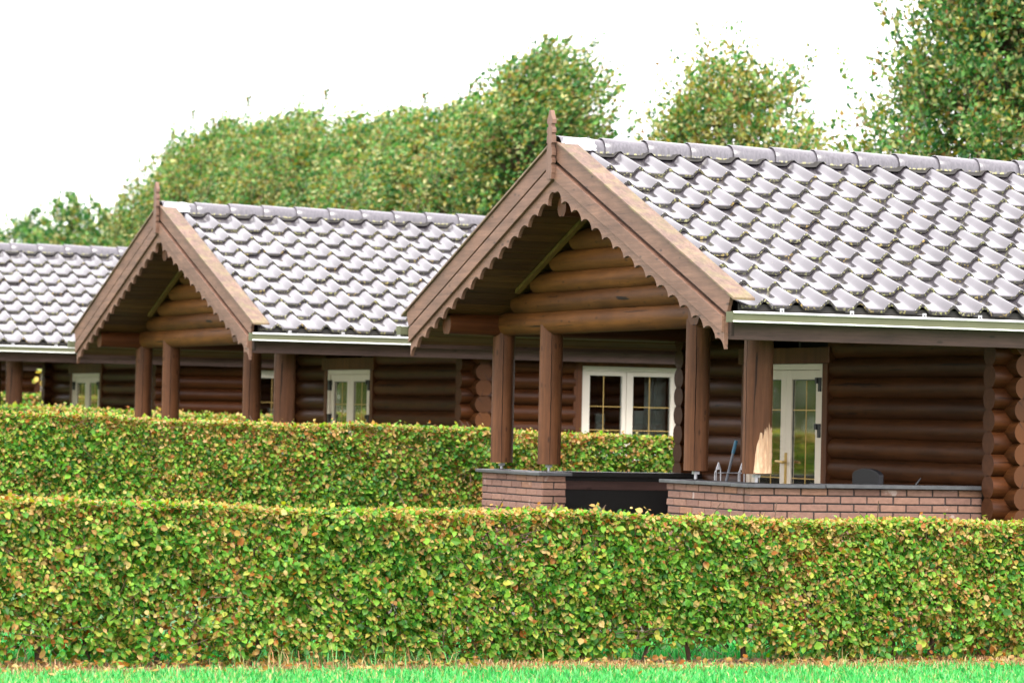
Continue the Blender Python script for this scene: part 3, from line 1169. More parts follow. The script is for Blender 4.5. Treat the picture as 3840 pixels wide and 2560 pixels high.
    bevel(mb.build('window_frame', M['upvc'], wn, smooth=False), 0.003)
    for a0, a1 in ((3.801, 4.2615), (4.2945, 4.818)):
        mb = MB()
        frame_rect(mb, 'Y', yo + 0.026, yo + 0.085, a0, a1, 1.1805, 2.0615, 0.046)
        sh = bevel(mb.build('window_sash', M['upvc'], wn, smooth=False), 0.003)
        mb = MB()
        mb.box(a0 + 0.047, a1 - 0.047, yo + 0.050, yo + 0.052, 1.2275, 2.0145)
        mb.build('window_pane', M['glass'], sh, smooth=False)
        mb = MB()
        xc = (a0 + a1) / 2 - 0.02
        mb.box(xc - 0.0035, xc + 0.0035, yo + 0.0460, yo + 0.0490, 1.228, 2.014)
        for zz in (1.45, 1.695):
            mb.box(a0 + 0.048, a1 - 0.048, yo + 0.0450, yo + 0.0459, zz - 0.0035, zz + 0.0035)
        mb.build('glazing_bar', M['gold'], sh, smooth=False)
    for c0, c1 in ((4.56, 4.82), (3.80, 3.90)):
        mb = MB()
        b = len(mb.v)
        q = 24
        for i in range(q + 1):
            X = c0 + (c1 - c0) * i / q
            yy = -2.60 + 0.018 * math.sin(i * 1.9)
            mb.v.append((X, yy, 1.0))
            mb.v.append((X, yy, 2.15))
        for i in range(q):
            mb.face((b + 2 * i, b + 2 * i + 2, b + 2 * i + 3, b + 2 * i + 1))
        mb.build('curtain', M['curtain'], wn)
    mb = MB()
    mb.box(4.46, 4.74, -2.57, -2.56, 1.0, 1.66)
    mb.box(4.10, 4.20, -2.40, -2.35, 1.0, 1.62)
    mb.build('blind_panel', M['curtain'], wn, smooth=False)
    return root


GRP = 'brown log cabins in a receding row'
cabin = build_cabin()
tag(cabin, 'nearest brown log cabin, its porch gable and tiled roof filling the right half', 'cabin', GRP)
DX, DY = 0.053, 10.947
CL = ['second log cabin, behind the tall hedge, its gable left of the nearest one',
      'third log cabin, cut off by the left edge, showing roof, gutter and posts',
      'farthest log cabin, just its eave glimpsed under the gutter at the left edge']
for i in range(1, 4):
    c = copy_tree(cabin)
    c.location = (DX * i, DY * i, 0)
    tag(c, CL[i - 1], 'cabin', GRP)
# only the nearest cabin's corner post has lost its stain
for o in [x for x in bpy.data.objects if x.name.startswith('splintered_patch.')]:
    bpy.data.objects.remove(o)


# ------------------------------------------------------------------ terrace walls of brick
def brick_run(mb, axis, fixed0, fixed1, a0, a1, ztop, courses, z_lo=0.0, first=0.0, header_end=False):
    """bricks on both faces along axis between a0 and a1; fixed0 is the outer face"""
    ch = 0.0585
    bl, jt = 0.208, 0.012
    for c in range(courses):
        z1 = ztop - c * ch
        z0 = z1 - 0.0480
        if z0 < z_lo:
            break
        off = (0.0 if c % 2 == 0 else 0.11) + first
        p = a0 - off
        while p < a1 - 0.004:
            s0 = max(p, a0)
            s1 = min(p + bl, a1)
            if s1 - s0 > 0.03:
                j = rnd.uniform(-0.0015, 0.0015)
                if axis == 'X':
                    chbox(mb, s0, s1, fixed0 + j, fixed1, z0, z1)
                else:
                    chbox(mb, fixed0 + j, fixed1, s0, s1, z0, z1)
            p += bl + jt


def chbox(mb, x0, x1, y0, y1, z0, z1):
    b = len(mb.v)
    e = 0.003
    xs, ys, zs = sorted((x0, x1)), sorted((y0, y1)), (z0, z1)
    for x in (0, 1):
        for y in (0, 1):
            for z in (0, 1):
                mb.v.append((xs[x] + rnd.uniform(-.0012, .0012), ys[y] + rnd.uniform(-.0012, .0012), zs[z] + rnd.uniform(-.0012, .0012)))
    for q in ((0, 1, 3, 2), (4, 6, 7, 5), (0, 4, 5, 1), (2, 3, 7, 6), (0, 2, 6, 4), (1, 5, 7, 3)):
        mb.face([b + i for i in q])


def coping(mb, pieces, z0=1.084, z1=1.110):
    for i, (x0, x1, y0, y1) in enumerate(pieces):
        dz = rnd.uniform(-0.002, 0.002)
        mb.box(x0, x1, y0, y1, z0 + dz, z1 + dz)


ZT = 1.080
# L-shaped wall: gable side from the near corner to the entrance, and along the near side
w1 = empty('brick_wall', (0, 0, 0))
tag(w1, 'low L-shaped brick terrace wall with slate coping, ending at the log corner on the right', 'wall', 'brick terrace walls')
mb = MB()
brick_run(mb, 'X', -2.60, -2.50, 0.505, 2.44, ZT, 18, first=0.02)
brick_run(mb, 'Y', 0.50, 0.60, -2.495, -1.15, ZT, 18, first=0.10)
brick_run(mb, 'X', -1.148, -1.16 - 0.09, 0.605, 0.71, ZT, 18)
bevel(mb.build('brickwork', M['brick'], w1, smooth=False), 0.003, 1)
mb = MB()
mb.box(0.51, 2.44, -2.591, -2.40, 0.0, ZT - 0.001)
mb.box(0.509, 0.70, -2.399, -1.158, 0.0, ZT - 0.002)
mb.build('mortar_core', M['mortar'], w1, smooth=False)
mb = MB()
coping(mb, [(0.455, 0.74, -2.36, -1.75), (0.455, 0.74, -1.745, -1.10)])
coping(mb, [(0.455, 1.10, -2.64, -2.365)])
coping(mb, [(1.105, 2.50, -2.648, -2.365)], 1.086, 1.114)
bevel(mb.build('coping', M['stone'], w1, smooth=False), 0.003)
# pier on the far side of the entrance
w2 = empty('brick_wall', (0, 0, 0))
tag(w2, 'short brick pier with slate coping left of the terrace entrance, under the two left posts', 'wall', 'brick terrace walls')
mb = MB()
brick_run(mb, 'Y', 0.50, 0.60, 1.32, 2.65, ZT, 18, first=0.10)
brick_run(mb, 'X', 1.315, 1.42, 0.505, 0.72, ZT, 18, first=0.0)
bevel(mb.build('brickwork', M['brick'], w2, smooth=False), 0.003, 1)
mb = MB()
mb.box(0.509, 0.712, 1.324, 2.65, 0.0, ZT - 0.002)
mb.build('mortar_core', M['mortar'], w2, smooth=False)
mb = MB()
coping(mb, [(0.455, 0.76, 1.28, 1.93), (0.455, 0.76, 1.935, 2.70)])
bevel(mb.build('coping', M['stone'], w2, smooth=False), 0.003)
# dark wall along the far side, with a brown rail and black coping
w3 = empty('terrace_screen', (0, 0, 0))
tag(w3, 'black terrace screen with a brown rail and black top behind the entrance gap', 'screen')
mb = MB()
mb.box(0.73, 2.50, 2.56, 2.60, 0.0, 1.06)
mb.build('screen_panel', M['black'], w3, smooth=False)
mb = MB()
mb.box(0.73, 2.50, 2.535, 2.559, 0.945, 1.02)
bevel(mb.build('rail', M['board_x'], w3, smooth=False), 0.003)
mb = MB()
mb.box(0.765, 2.50, 2.44, 2.72, 1.062, 1.100)
mb.build('coping', M['black'], w3, smooth=False)
# gravel ground added round the cabins to cut the lawn's green bounce
mb = MB()
for i in range(4):
    mb.box(-1.6, 11.0, -3.9 + DY * i, 4.6 + DY * i, 0.0, 0.008)
yard = mb.build('low_bounce_gravel', simple('gravel', (0.105, 0.085, 0.065), 0.95, nscale=45, var=0.5, bstr=0.8), smooth=False)
tag(yard, kind='structure')
# terrace floor
mb = MB()
mb.box(0.71, 2.5, -2.39, 2.5, 0.0, 0.03)
tag(mb.build('terrace_paving', M['slate_floor'], smooth=False), kind='structure')

# ------------------------------------------------------------------ things on the terrace
br = empty('broom', (0.84, -0.98, 0.03))
tag(br, 'thin grey broom handle with a blue grip, leaning beside the rightmost post', 'broom')
b0, b1 = Vector((0.84, -0.98, 0.10)), Vector((1.061, -1.20, 1.416))
ob_ = Vector(br.location)
bm1 = b0.lerp(b1, 0.925)
mb = MB()
mb.cyl(tuple(b0 - ob_), tuple(bm1 - ob_), 0.0105, n=10)
mb.build('handle', M['grey_pole'], br)
mb = MB()
mb.cyl(tuple(bm1 - ob_), tuple(b1 - ob_), 0.0135, n=12)
mb.build('grip', M['teal'], br)
mb = MB()
mb.box(-0.04, 0.04, -0.12, 0.12, 0.0, 0.075)
bevel(mb.build('brush', M['charcoal'], br, smooth=False), 0.01)

# folding rack of bent steel rod
rk = empty('drying_rack', (0.99, -1.2, 0.03))
tag(rk, 'grey metal folding rack with two peaked ends, between the two right posts', 'rack')
for sx in (-0.076, 0.126):
    mb = MB()
    for dx in (-0.018, 0.018):
        mb.cyl((sx + dx * 1.6, -0.02, 0.0), (sx + dx, 0, 1.16), 0.005, n=8)
        mb.cyl((sx + dx, 0, 1.16), (sx, 0, 1.215), 0.005, n=8)
    mb.cyl((sx - 0.034, 0.0, 0.0), (sx - 0.030, 0, 1.14), 0.005, n=8)
    mb.cyl((sx - 0.030, 0.0, 1.14), (sx - 0.018, 0, 1.155), 0.005, n=8)
    mb.prism([(sx - 0.016, 1.16), (sx + 0.016, 1.16), (sx + 0.002, 1.212)], 'Y', -0.0015, 0.0015)
    mb.build('rack_end', M['galv'], rk)
mb = MB()
for z in (1.135, 0.6, 0.2):
    mb.cyl((-0.076, 0.006, z), (0.126, 0.006, z), 0.0045, n=8)
mb.build('cross_bar', M['galv'], rk)

# garden chair seen over the coping
ch_ = empty('garden_chair', (1.66, -2.20, 0.03))
tag(ch_, 'charcoal plastic garden chair, only its rounded back above the coping', 'chair')
mb = MB()
prof = []
for i in range(13):
    t = i / 12
    y = -0.215 + 0.43 * t
    z = 1.155 + 0.045 * (1 - (2 * t - 1) ** 2) ** 0.6
    prof.append((y, z))
mb.prism(prof + [(0.215, 0.43), (-0.215, 0.43)], 'X', 0.0, 0.045)
bk = bevel(mb.build('backrest', M['charcoal'], ch_, smooth=False), 0.008)
for i in range(4):
    mb = MB()
    yy = -0.105 + 0.07 * i
    mb.box(-0.002, -0.0005, yy - 0.005, yy + 0.005, 0.75, 1.085)
    mb.build('slot', M['black'], bk, smooth=False)
mb = MB()
mb.box(-0.44, -0.003, -0.21, 0.21, 0.40, 0.43)
bevel(mb.build('seat', M['charcoal'], ch_, smooth=False), 0.01)
for lx in (-0.42, 0.02):
    for ly in (-0.18, 0.18):
        mb = MB()
        mb.cyl((lx, ly * 1.1, 0.0), (lx, ly, 0.40), 0.018, 0.022, n=10)
        mb.build('leg', M['charcoal'], ch_)
# small dark lever of a parasol base further right
mb = MB()
mb.cyl((2.03, -2.30, 0.03), (2.03, -2.30, 1.10), 0.015, n=10)
mb.cyl((2.03, -2.30, 1.10), (2.075, -2.31, 1.165), 0.013, 0.006, n=8)
mb.cyl((2.03, -2.30, 0.03), (2.03, -2.30, 0.09), 0.14, 0.12, n=20)
tag(mb.build('parasol_stand', M['black']), 'small black crank handle poking above the coping near the log corner', 'parasol stand')


# ------------------------------------------------------------------ foliage
LEAF = np.array([(0, 0, 0), (.34, 0, -.03), (.70, 0, -.03), (1, 0, -.06), (.24, .30, .05), (.60, .31, .05), (.24, -.30, .05), (.60, -.31, .05)])
LEAF_F = [(0, 1, 4), (1, 2, 5, 4), (2, 3, 5), (0, 6, 1), (1, 6, 7, 2), (2, 7, 3)]
SMALL = np.array([(0, 0, 0), (.5, 0, -.02), (1, 0, -.05), (.45, .30, .06), (.45, -.30, .06)])
SMALL_F = [(0, 1, 3), (1, 2, 3), (0, 4, 1), (1, 4, 2)]


def leaf_mesh(name, pos, size, dirs, ups, col, tipcol, mat, parent, small=False):
    """many leaves as one mesh; dirs = leaf axis, ups = blade normal hint"""
    T, TF = (SMALL, SMALL_F) if small else (LEAF, LEAF_F)
    n = len(pos)
    a = dirs / (np.linalg.norm(dirs, axis=1, keepdims=True) + 1e-9)
    b = np.cross(ups, a)
    b /= (np.linalg.norm(b, axis=1, keepdims=True) + 1e-9)
    c = np.cross(a, b)
    wd = rng.uniform(0.85, 1.2, (n, 1))
    crl = rng.normal(0, 1.0, (n, 1))
    X, Y, Z = T[:, 0][None], T[:, 1][None] * wd, T[:, 2][None] + crl * 0.12 * (T[:, 0][None] ** 2)
    s = size[:, None, None]
    V = pos[:, None, :] + s * (a[:, None, :] * X[..., None] + b[:, None, :] * Y[..., None] + c[:, None, :] * Z[..., None])
    m = len(T)
    V = V.reshape(-1, 3).astype(np.float32)
    me = bpy.data.meshes.new(name)
    me.vertices.add(len(V))
    me.vertices.foreach_set('co', V.ravel())
    off = (np.arange(n) * m)[:, None]
    tot, loops, starts = [], [], []
    flat = np.array([i for f in TF for i in f])
    lens = np.array([len(f) for f in TF])
    L = (off + flat[None]).ravel()
    lt = np.tile(lens, n)
    st = np.concatenate([[0], np.cumsum(lt)[:-1]])
    me.loops.add(len(L))
    me.loops.foreach_set('vertex_index', L.astype(np.int32))
    me.polygons.add(len(lt))
    me.polygons.foreach_set('loop_start', st.astype(np.int32))
    me.polygons.foreach_set('loop_total', lt.astype(np.int32))
    tipw = np.clip((T[:, 0] - 0.45) / 0.55, 0, 1)[None, :, None]
    C = col[:, None, :] * (1 - tipw) + tipcol[:, None, :] * tipw
    C = np.concatenate([C, np.ones((n, m, 1))], 2).reshape(-1).astype(np.float32)
    ca = me.color_attributes.new(name='Col', type='FLOAT_COLOR', domain='POINT')
    ca.data.foreach_set('color', C)
    me.materials.append(mat)
    me.update(calc_edges=True)
    me.polygons.foreach_set('use_smooth', np.zeros(len(lt), dtype=bool))
    o = bpy.data.objects.new(name, me)
    COL.objects.link(o)
    if parent is not None:
        o.parent = parent
    return o


def palette(n, cols, w, jitter=0.18):
    cols = np.array(cols)
    idx = rng.choice(len(cols), n, p=np.array(w) / sum(w))
    c = cols[idx] * rng.uniform(1 - jitter, 1 + jitter, (n, 1)) * rng.uniform(0.9, 1.1, (n, 3))
    return np.clip(c, 0.003, 0.9)


G_DEEP, G_MID, G_LIGHT = (0.028, 0.12, 0.013), (0.085, 0.235, 0.022), (0.185, 0.37, 0.042)
G_YEL, TAN, RUST, BUFF = (0.34, 0.37, 0.055), (0.36, 0.22, 0.060), (0.28, 0.105, 0.020), (0.48, 0.35, 0.13)
PG = [G_DEEP, G_MID, G_LIGHT, G_YEL, TAN, RUST, BUFF]


def patch_noise(p, s, seed):
    r = np.random.default_rng(seed)
    v = np.zeros(len(p))
    for _ in range(7):
        k = r.normal(0, s, 3)
        v += np.sin(p @ k + r.uniform(0, 6.28))
    return v / 3.0


def make_hedge(label, x0, x1, y0, y1, top_fn, dens, leaf, zmin, seed, grp, base_gap=False, stems=True):
    root = empty('hedge', ((x0 + x1) / 2, (y0 + y1) / 2, 0))
    tag(root, label, 'hedge', grp)
    L = x1 - x0
    org = np.array([(x0 + x1) / 2, (y0 + y1) / 2, 0.0])
    H = float(top_fn((x0 + x1) / 2))
    d = y1 - y0
    hh = H - zmin
    nf, ntp, nb, ni = int(L * hh * dens), int(L * d * dens * 1.25), int(L * hh * dens * 0.35), int(L * hh * dens * 0.5)
    parts = []
    # front skin
    p = np.stack([rng.uniform(x0, x1, nf), y0 + np.abs(rng.normal(0, 0.035, nf)), rng.uniform(0, 1, nf)], 1)
    nrm = np.tile([0, -1.0, 0.25], (nf, 1))
    parts.append((p, nrm, 'f'))
    p = np.stack([rng.uniform(x0, x1, ntp), rng.uniform(y0 - 0.01, y1, ntp), 1 - np.abs(rng.normal(0, 0.028, ntp))], 1)
    parts.append((p, np.tile([0, -0.25, 1.0], (ntp, 1)), 't'))
    p = np.stack([rng.uniform(x0, x1, nb), y1 - np.abs(rng.normal(0, 0.04, nb)), rng.uniform(0, 1, nb)], 1)
    parts.append((p, np.tile([0, 1.0, 0.25], (nb, 1)), 'b'))
    p = np.stack([rng.uniform(x0, x1, ni), rng.uniform(y0 + 0.03, y1 - 0.03, ni), rng.uniform(0, 0.97, ni)], 1)
    parts.append((p, rng.normal(0, 1, (ni, 3)), 'i'))
    P, NR, KD = [], [], []
    for p, nr, kd in parts:
        tz = np.array([top_fn(v) for v in p[:, 0]])
        frac = p[:, 2].copy()
        if kd in 'fbi':
            z = zmin + frac * (tz - zmin)
        else:
            z = frac - 1 + tz
        p[:, 2] = z
        # uneven clipped face
        wv = patch_noise(p * [1, 0, 1], 5.0, seed)
        if kd == 'f':
            p[:, 1] += 0.028 * wv + 0.030 * patch_noise(p * [1, 0, 1], 17.0, seed + 1) + 0.03 * np.clip((0.22 - z) / 0.22, 0, 1)
        P.append(p)
        NR.append(nr)
        KD += [kd] * len(p)
    # shoots that stand a little above the clipped top
    q = []
    for _ in range(int(L * 9)):
        x = rnd.uniform(x0, x1)
        y = rnd.uniform(y0, y1 - 0.1)
        hgt = rnd.uniform(0.01, 0.055)
        q += [(x + rnd.gauss(0, 0.015), y, float(top_fn(x)) + hgt * t_) for t_ in (0.3, 0.6, 1.0)]
    P.append(np.array(q))
    NR.append(np.tile([0, -0.6, 0.5], (len(q), 1)))
    KD += ['t'] * len(q)
    P, NR, KD = np.concatenate(P), np.concatenate(NR), np.array(KD)
    # thin spots: always some, more near the foot
    wv = patch_noise(P * [1, 0.3, 1], 3.2, seed + 3) + 0.5 * patch_noise(P * [1, 0.3, 1], 9.0, seed + 4)
    keep = np.ones(len(P), bool)
    if base_gap:
        zz = P[:, 2]
        thr = np.clip((0.34 - zz) / 0.34, 0, 1)
        pk = np.clip(1.0 - thr * 1.12 * (0.70 + 1.0 * np.clip(wv, -0.6, 0.5)), 0.0, 1)
        pk = np.where(zz < 0.10, pk * 0.4, pk)
        keep = rng.uniform(0, 1, len(P)) < pk
    hole = wv < -0.8
    keep &= ~(hole & (rng.uniform(0, 1, len(P)) < 0.55) & (KD != 't'))
    P, NR, KD = P[keep], NR[keep], KD[keep]
    n = len(P)
    sz = leaf * rng.uniform(0.55, 1.2, n) * (1 + 0.35 * (rng.uniform(0, 1, n) > 0.93))
    sz *= np.where(KD == 't', 0.85, 1.0)
    low = np.clip((0.35 - P[:, 2]) / 0.35, 0, 1) if base_gap else 0
    sz *= 1 + 0.25 * low
    # leaves hang: axis mostly down/outward; blades face outward
    dirs = rng.normal(0, 0.75, (n, 3)) + np.array([0, 0, -0.55]) + NR * 0.15
    dirs = np.where((KD == 't')[:, None], rng.normal(0, 1, (n, 3)) * [1, 1, 0.55] + [0, 0, 0.25], dirs)
    ups = NR / np.linalg.norm(NR, axis=1, keepdims=True) + rng.normal(0, 0.55, (n, 3)) + np.array([0, 0, 0.35])
    tzs = np.array([top_fn(v) for v in P[:, 0]])
    neartop = np.clip(1.25 - (tzs - P[:, 2]) / 0.15, 0, 1)
    pn = patch_noise(P * [1, 0.2, 1], 4.0, seed + 9)
    col = palette(n, PG, [0.25, 0.36, 0.22, 0.12, 0.03, 0.02, 0.02])
    dry = palette(n, PG, [0.04, 0.12, 0.20, 0.14, 0.27, 0.12, 0.20])
    pd = np.clip(0.26 + 0.60 * neartop + 0.42 * pn + 0.12 * patch_noise(P * [1, 0.2, 1], 12.0, seed + 10), 0, 0.9)
    m = rng.uniform(0, 1, n) < pd
    col = np.where(m[:, None], dry, col)
    sz *= np.where(m & (rng.uniform(0, 1, n) < 0.75), 0.74, 1.0)
    tip = np.where((rng.uniform(0, 1, n) < 0.42)[:, None], palette(n, [TAN, RUST, BUFF, G_YEL], [3, 1.3, 2, 2]), col * rng.uniform(0.9, 1.25, (n, 1)))
    leaf_mesh('foliage', P - org, sz, dirs, ups, col, np.clip(tip, 0, 0.9), M['leaf'], root)
    # twigs
    mb = MB()
    for _ in range(int(L * 420)):
        x = rnd.uniform(x0, x1)
        z = rnd.uniform(max(0.05, zmin), float(top_fn(x)) + 0.01)
        y = rnd.uniform(y0 - 0.005, y1)
        q = Vector((x, y, z))
        dd = Vector((rnd.gauss(0, 1), rnd.gauss(0, 0.6), rnd.gauss(0.6, 0.8))).normalized() * rnd.uniform(0.06, 0.2)
        e = q + dd
        if e.z > float(top_fn(x)) + 0.03:
            continue
        mb.cyl(tuple(q - Vector(org)), tuple(e - Vector(org)), 0.0034, 0.0016, n=4, caps=False)
    mb.build('twigs', M['bark'], root, smooth=False)
    if stems:
        x = x0 + 0.1
        while x < x1:
            yy = (y0 + y1) / 2 + rnd.uniform(-0.05, 0.05)
            mb = MB()
            q = Vector((x, yy, -0.02))
            r = rnd.uniform(0.011, 0.024)
            hgt = float(top_fn(x)) - 0.1
            k = 6
            for s in range(k):
                e = q + Vector((rnd.gauss(0, 0.03), rnd.gauss(0, 0.02), hgt / k))
                mb.cyl(tuple(q - Vector(org)), tuple(e - Vector(org)), r * (1 - s / k * 0.7), r * (1 - (s + 1) / k * 0.7), n=8, caps=False)
                if s > 0:
                    for _ in range(2):
                        dd = Vector((rnd.gauss(0, 1), rnd.gauss(0, 0.5), rnd.uniform(0.2, 0.9))).normalized() * rnd.uniform(0.12, 0.28)
                        mb.cyl(tuple(e - Vector(org)), tuple(e + dd - Vector(org)), 0.006, 0.003, n=5, caps=False)
                q = e
            mb.build('stem', M['bark'], root)
            x += rnd.uniform(0.24, 0.40)
    return root


HG = 'clipped beech hedges'
make_hedge('long low clipped hedge in front, crossing the whole picture above the lawn',
           -7.6, 3.4, -5.42, -4.98, lambda x: 0.958 - 0.0115 * (x + 3) + 0.012 * math.sin(x * 2.1) + 0.007 * math.sin(x * 5.3),
           6400, 0.045, 0.02, 21, HG, base_gap=True)
make_hedge('tall clipped hedge behind the front one, running between the first and second cabin',
           -4.6, 6.2, 5.2, 5.65, lambda x: 1.456 - 0.0146 * x + 0.012 * math.sin(x * 1.7) + 0.008 * math.sin(x * 4.9),
           4000, 0.050, 0.04, 22, HG)
make_hedge('blurred hedge between the second and third cabin, top glimpsed between their posts',
           -2.5, 6.5, 16.3, 16.8, lambda x: 1.565 - 0.018 * x + 0.015 * math.sin(x * 2.3), 1500, 0.065, 0.04, 23, HG)
make_hedge('farthest hedge, a pale strip of its top beside the leftmost post',
           0.5, 7.0, 27.2, 27.6, lambda x: 1.74 + 0.015 * math.sin(x * 2.3), 1000, 0.080, 0.04, 24, HG)

# sprig of yellow leaves standing up from behind the farthest hedge gap
sp = empty('sapling', (3.15, 26.3, 0))
tag(sp, 'thin sapling with a few yellow leaves, beside the leftmost dark post', 'sapling')
mb = MB()
pts, cols_ = [], []
for (dx, h) in ((-0.22, 2.15), (0.02, 2.35), (0.10, 2.15), (0.30, 2.0), (0.48, 1.95), (-0.02, 2.0)):
    a = Vector((dx * 0.3, 0, 0))
    for s in range(5):
        b = Vector((dx * (0.3 + 0.14 * (s + 1)), 0.03 * s, h * (s + 1) / 5))
        mb.cyl(tuple(a), tuple(b), 0.008 - s * 0.001, 0.007 - s * 0.001, n=6, caps=False)
        a = b
    for _ in range(7):
        pts.append((a.x + rnd.gauss(0, 0.05), a.y + rnd.gauss(0, 0.05), a.z - abs(rnd.gauss(0, 0.1))))
mb.build('stem', M['bark'], sp)
pts = np.array(pts)
nn = len(pts)
leaf_mesh('foliage', pts, np.full(nn, 0.11), rng.normal(0, 1, (nn, 3)), rng.normal(0, 1, (nn, 3)) + [0, -1, 0.5],
          palette(nn, [(0.55, 0.48, 0.10), (0.30, 0.40, 0.10), (0.55, 0.28, 0.10)], [3, 1.5, 0.6]), palette(nn, [(0.5, 0.35, 0.1)], [1]), M['leaf'], sp)


# ------------------------------------------------------------------ trees
T_D, T_M, T_L = (0.020, 0.095, 0.022), (0.060, 0.185, 0.038), (0.145, 0.28, 0.070)
T_O, T_B, T_P = (0.24, 0.22, 0.040), (0.20, 0.12, 0.035), (0.44, 0.44, 0.19)


def crown_prof(t, k):
    """relative crown radius at height fraction t; larger k gives a more pointed top"""
    t = min(max(t, 0.0), 1.0)
    top = max(0.0, 1 - (max(0.0, t - 0.5) / 0.54) ** 2) ** (0.5 + 0.35 * k)
    return top * (0.78 + 0.22 * min(1.0, t / 0.3))


def make_tree(name, seed, height, rx, ry, z0, nclump, per, leaf, w, wind=(0.3, -0.05), top_pow=0.8, spray=40, rc=0.30):
    r = np.random.default_rng(seed)
    pr = random.Random(seed)
    root = empty(name)
    trunk = MB()
    shoots = MB()
    th = height * 0.75
    q = Vector((0, 0, -0.05))
    ks = 7
    axis = [q]
    for s in range(ks):
        e = Vector((wind[0] * 0.25 * (s / ks) + pr.gauss(0, 0.05), pr.gauss(0, 0.05), th * (s + 1) / ks))
        r0 = 0.13 * (1 - 0.8 * s / ks)
        r1 = 0.13 * (1 - 0.8 * (s + 1) / ks)
        trunk.cyl(tuple(q), tuple(e), r0, r1, n=9, caps=False)
        q = e
        axis.append(q)
    C = []
    while len(C) < nclump:
        t = r.uniform(0, 1)
        z = z0 + (height - z0) * t
        prof = crown_prof(t, top_pow)
        a = r.uniform(0, 2 * math.pi)
        rad = math.sqrt(r.uniform(0.15, 1.0)) * prof
        C.append((math.cos(a) * rad * rx + wind[0] * t * t, math.sin(a) * rad * ry, z + r.normal(0, 0.12)))
    P, D = [], []
    for c in C:
        t = (c[2] - z0) / (height - z0)
        near = min(axis, key=lambda v: abs(v.z - max(0.6, c[2] - 0.7)))
        mid = Vector((c[0] * 0.5 + near.x * 0.5, c[1] * 0.5 + near.y * 0.5, (c[2] + near.z) / 2 + 0.05))
        trunk.cyl(tuple(near), tuple(mid), 0.03, 0.018, n=5, caps=False)
        trunk.cyl(tuple(mid), c, 0.018, 0.006, n=5, caps=False)
        k = int(per * r.uniform(0.6, 1.4))
        el = np.array([1.0, 1.0, 0.9 + 0.7 * t]) * rc * r.uniform(0.6, 1.3)
        u = r.normal(0, 1, (k, 3))
        u = u / np.linalg.norm(u, axis=1, keepdims=True) * (r.uniform(0.1, 1, (k, 1)) ** 0.45)
        p = u * el * 1.35 + np.array(c)
        p[:, 0] += wind[0] * 0.9 * (p[:, 2] - c[2]) * t
        P.append(p)
        D.append(u * 0.6 + np.array([wind[0] * 1.6, wind[1], -0.25 + 0.9 * t]))
    # loose shoots that break the outline
    for _ in range(spray):
        t = r.uniform(0.15, 1.05)
        prof = crown_prof(t, top_pow)
        a = r.uniform(0, 2 * math.pi)
        c = np.array([math.cos(a) * prof * rx * 1.02 + wind[0] * t * t, math.sin(a) * prof * ry * 1.02, z0 + (height - z0) * t])
        L = r.uniform(0.25, 0.75) * (0.5 + t * 0.75)
        d = np.array([math.cos(a) * 0.6 + wind[0] * 1.5, math.sin(a) * 0.6, 0.25 + 1.1 * t])
        d /= np.linalg.norm(d)
        k = int(18 + 26 * L)
        s = r.uniform(0, 1, (k, 1))
        p = c + d * L * s + r.normal(0, 0.055, (k, 3)) * (1.25 - s)
        shoots.cyl(tuple(c - d * 0.25), tuple(c + d * L * 0.95), 0.006, 0.002, n=4, caps=False)
        P.append(p)
        D.append(np.tile(d, (k, 1)) + r.normal(0, 0.5, (k, 3)))
    trunk.build('trunk', M['bark'], root)
    tag(shoots.build('shoots', M['bark'], root), kind='stuff')
    P, D = np.concatenate(P), np.concatenate(D)
    n = len(P)
    D = D + r.normal(0, 0.55, (n, 3))
    pn = patch_noise(P, 1.6, seed) + 0.5 * patch_noise(P, 5.0, seed + 1)
    ca = palette(n, [T_D, T_M, T_L, T_O, T_B, T_P], w, 0.25)
    cb = palette(n, [T_D, T_M, T_L, T_O, T_B, T_P], [0.5, 1.2, 1.8, 2.2, 0.5, 1.4], 0.25)
    m = rng.uniform(0, 1, n) < np.clip(0.25 + 0.3 * pn, 0, 0.8)
    col = np.where(m[:, None], cb, ca)
    sz = leaf * rng.uniform(0.6, 1.3, n)
    leaf_mesh('crown', P, sz, D, rng.normal(0, 1, (n, 3)) + [0, -0.3, 0.9], col, np.clip(col * 1.1, 0, 0.8), M['tree_leaf'], root, small=True)
    return root


WR = [1.8, 2.8, 2.2, 1.3, 0.4, 0.9]
RG = 'trees in the row behind the cabins'
protoA = make_tree('row_tree', 101, 7.35, 1.75, 1.9, 1.0, 190, 247, 0.085, WR, (0.55, 0), 0.45, 190)
protoB = make_tree('row_tree', 202, 7.2, 1.7, 2.0, 1.0, 190, 247, 0.085, [1.4, 2.6, 2.3, 1.8, 0.5, 1.1], (0.5, 0), 0.45, 190)
row = [  # (pixel column, height scale, width scale, prototype, label)
    (1965, 1.0, 0.84, 'A', 'tallest tree of the dense row, rising directly behind the nearest finial'),
    (1790, 0.955, 0.95, 'B', 'green tree second from the right end of the dense row, left of the finial'),
    (1600, 0.925, 0.95, 'A', 'tree in the dense row above the second cabin ridge, where the tops step down'),
    (1420, 0.93, 0.95, 'B', 'olive tree in the middle of the dense row, over the right of the second ridge'),
    (1240, 0.945, 0.90, 'A', 'tree of the dense row standing over the middle of the second ridge'),
    (1090, 0.985, 0.88, 'B', 'tree with an upright tuft on top, over the left of the second ridge'),
    (950, 0.98, 0.85, 'A', 'narrow tree just right of the yellower ones at the left of the row'),
    (820, 1.01, 0.85, 'B', 'yellowish tree right of the second cabin finial, with a peaked top'),
    (730, 0.985, 0.85, 'A', 'lower tree of the row just right of the second finial'),
    (615, 1.01, 0.78, 'B', 'leftmost tree of the dense row, right behind the second finial'),
]


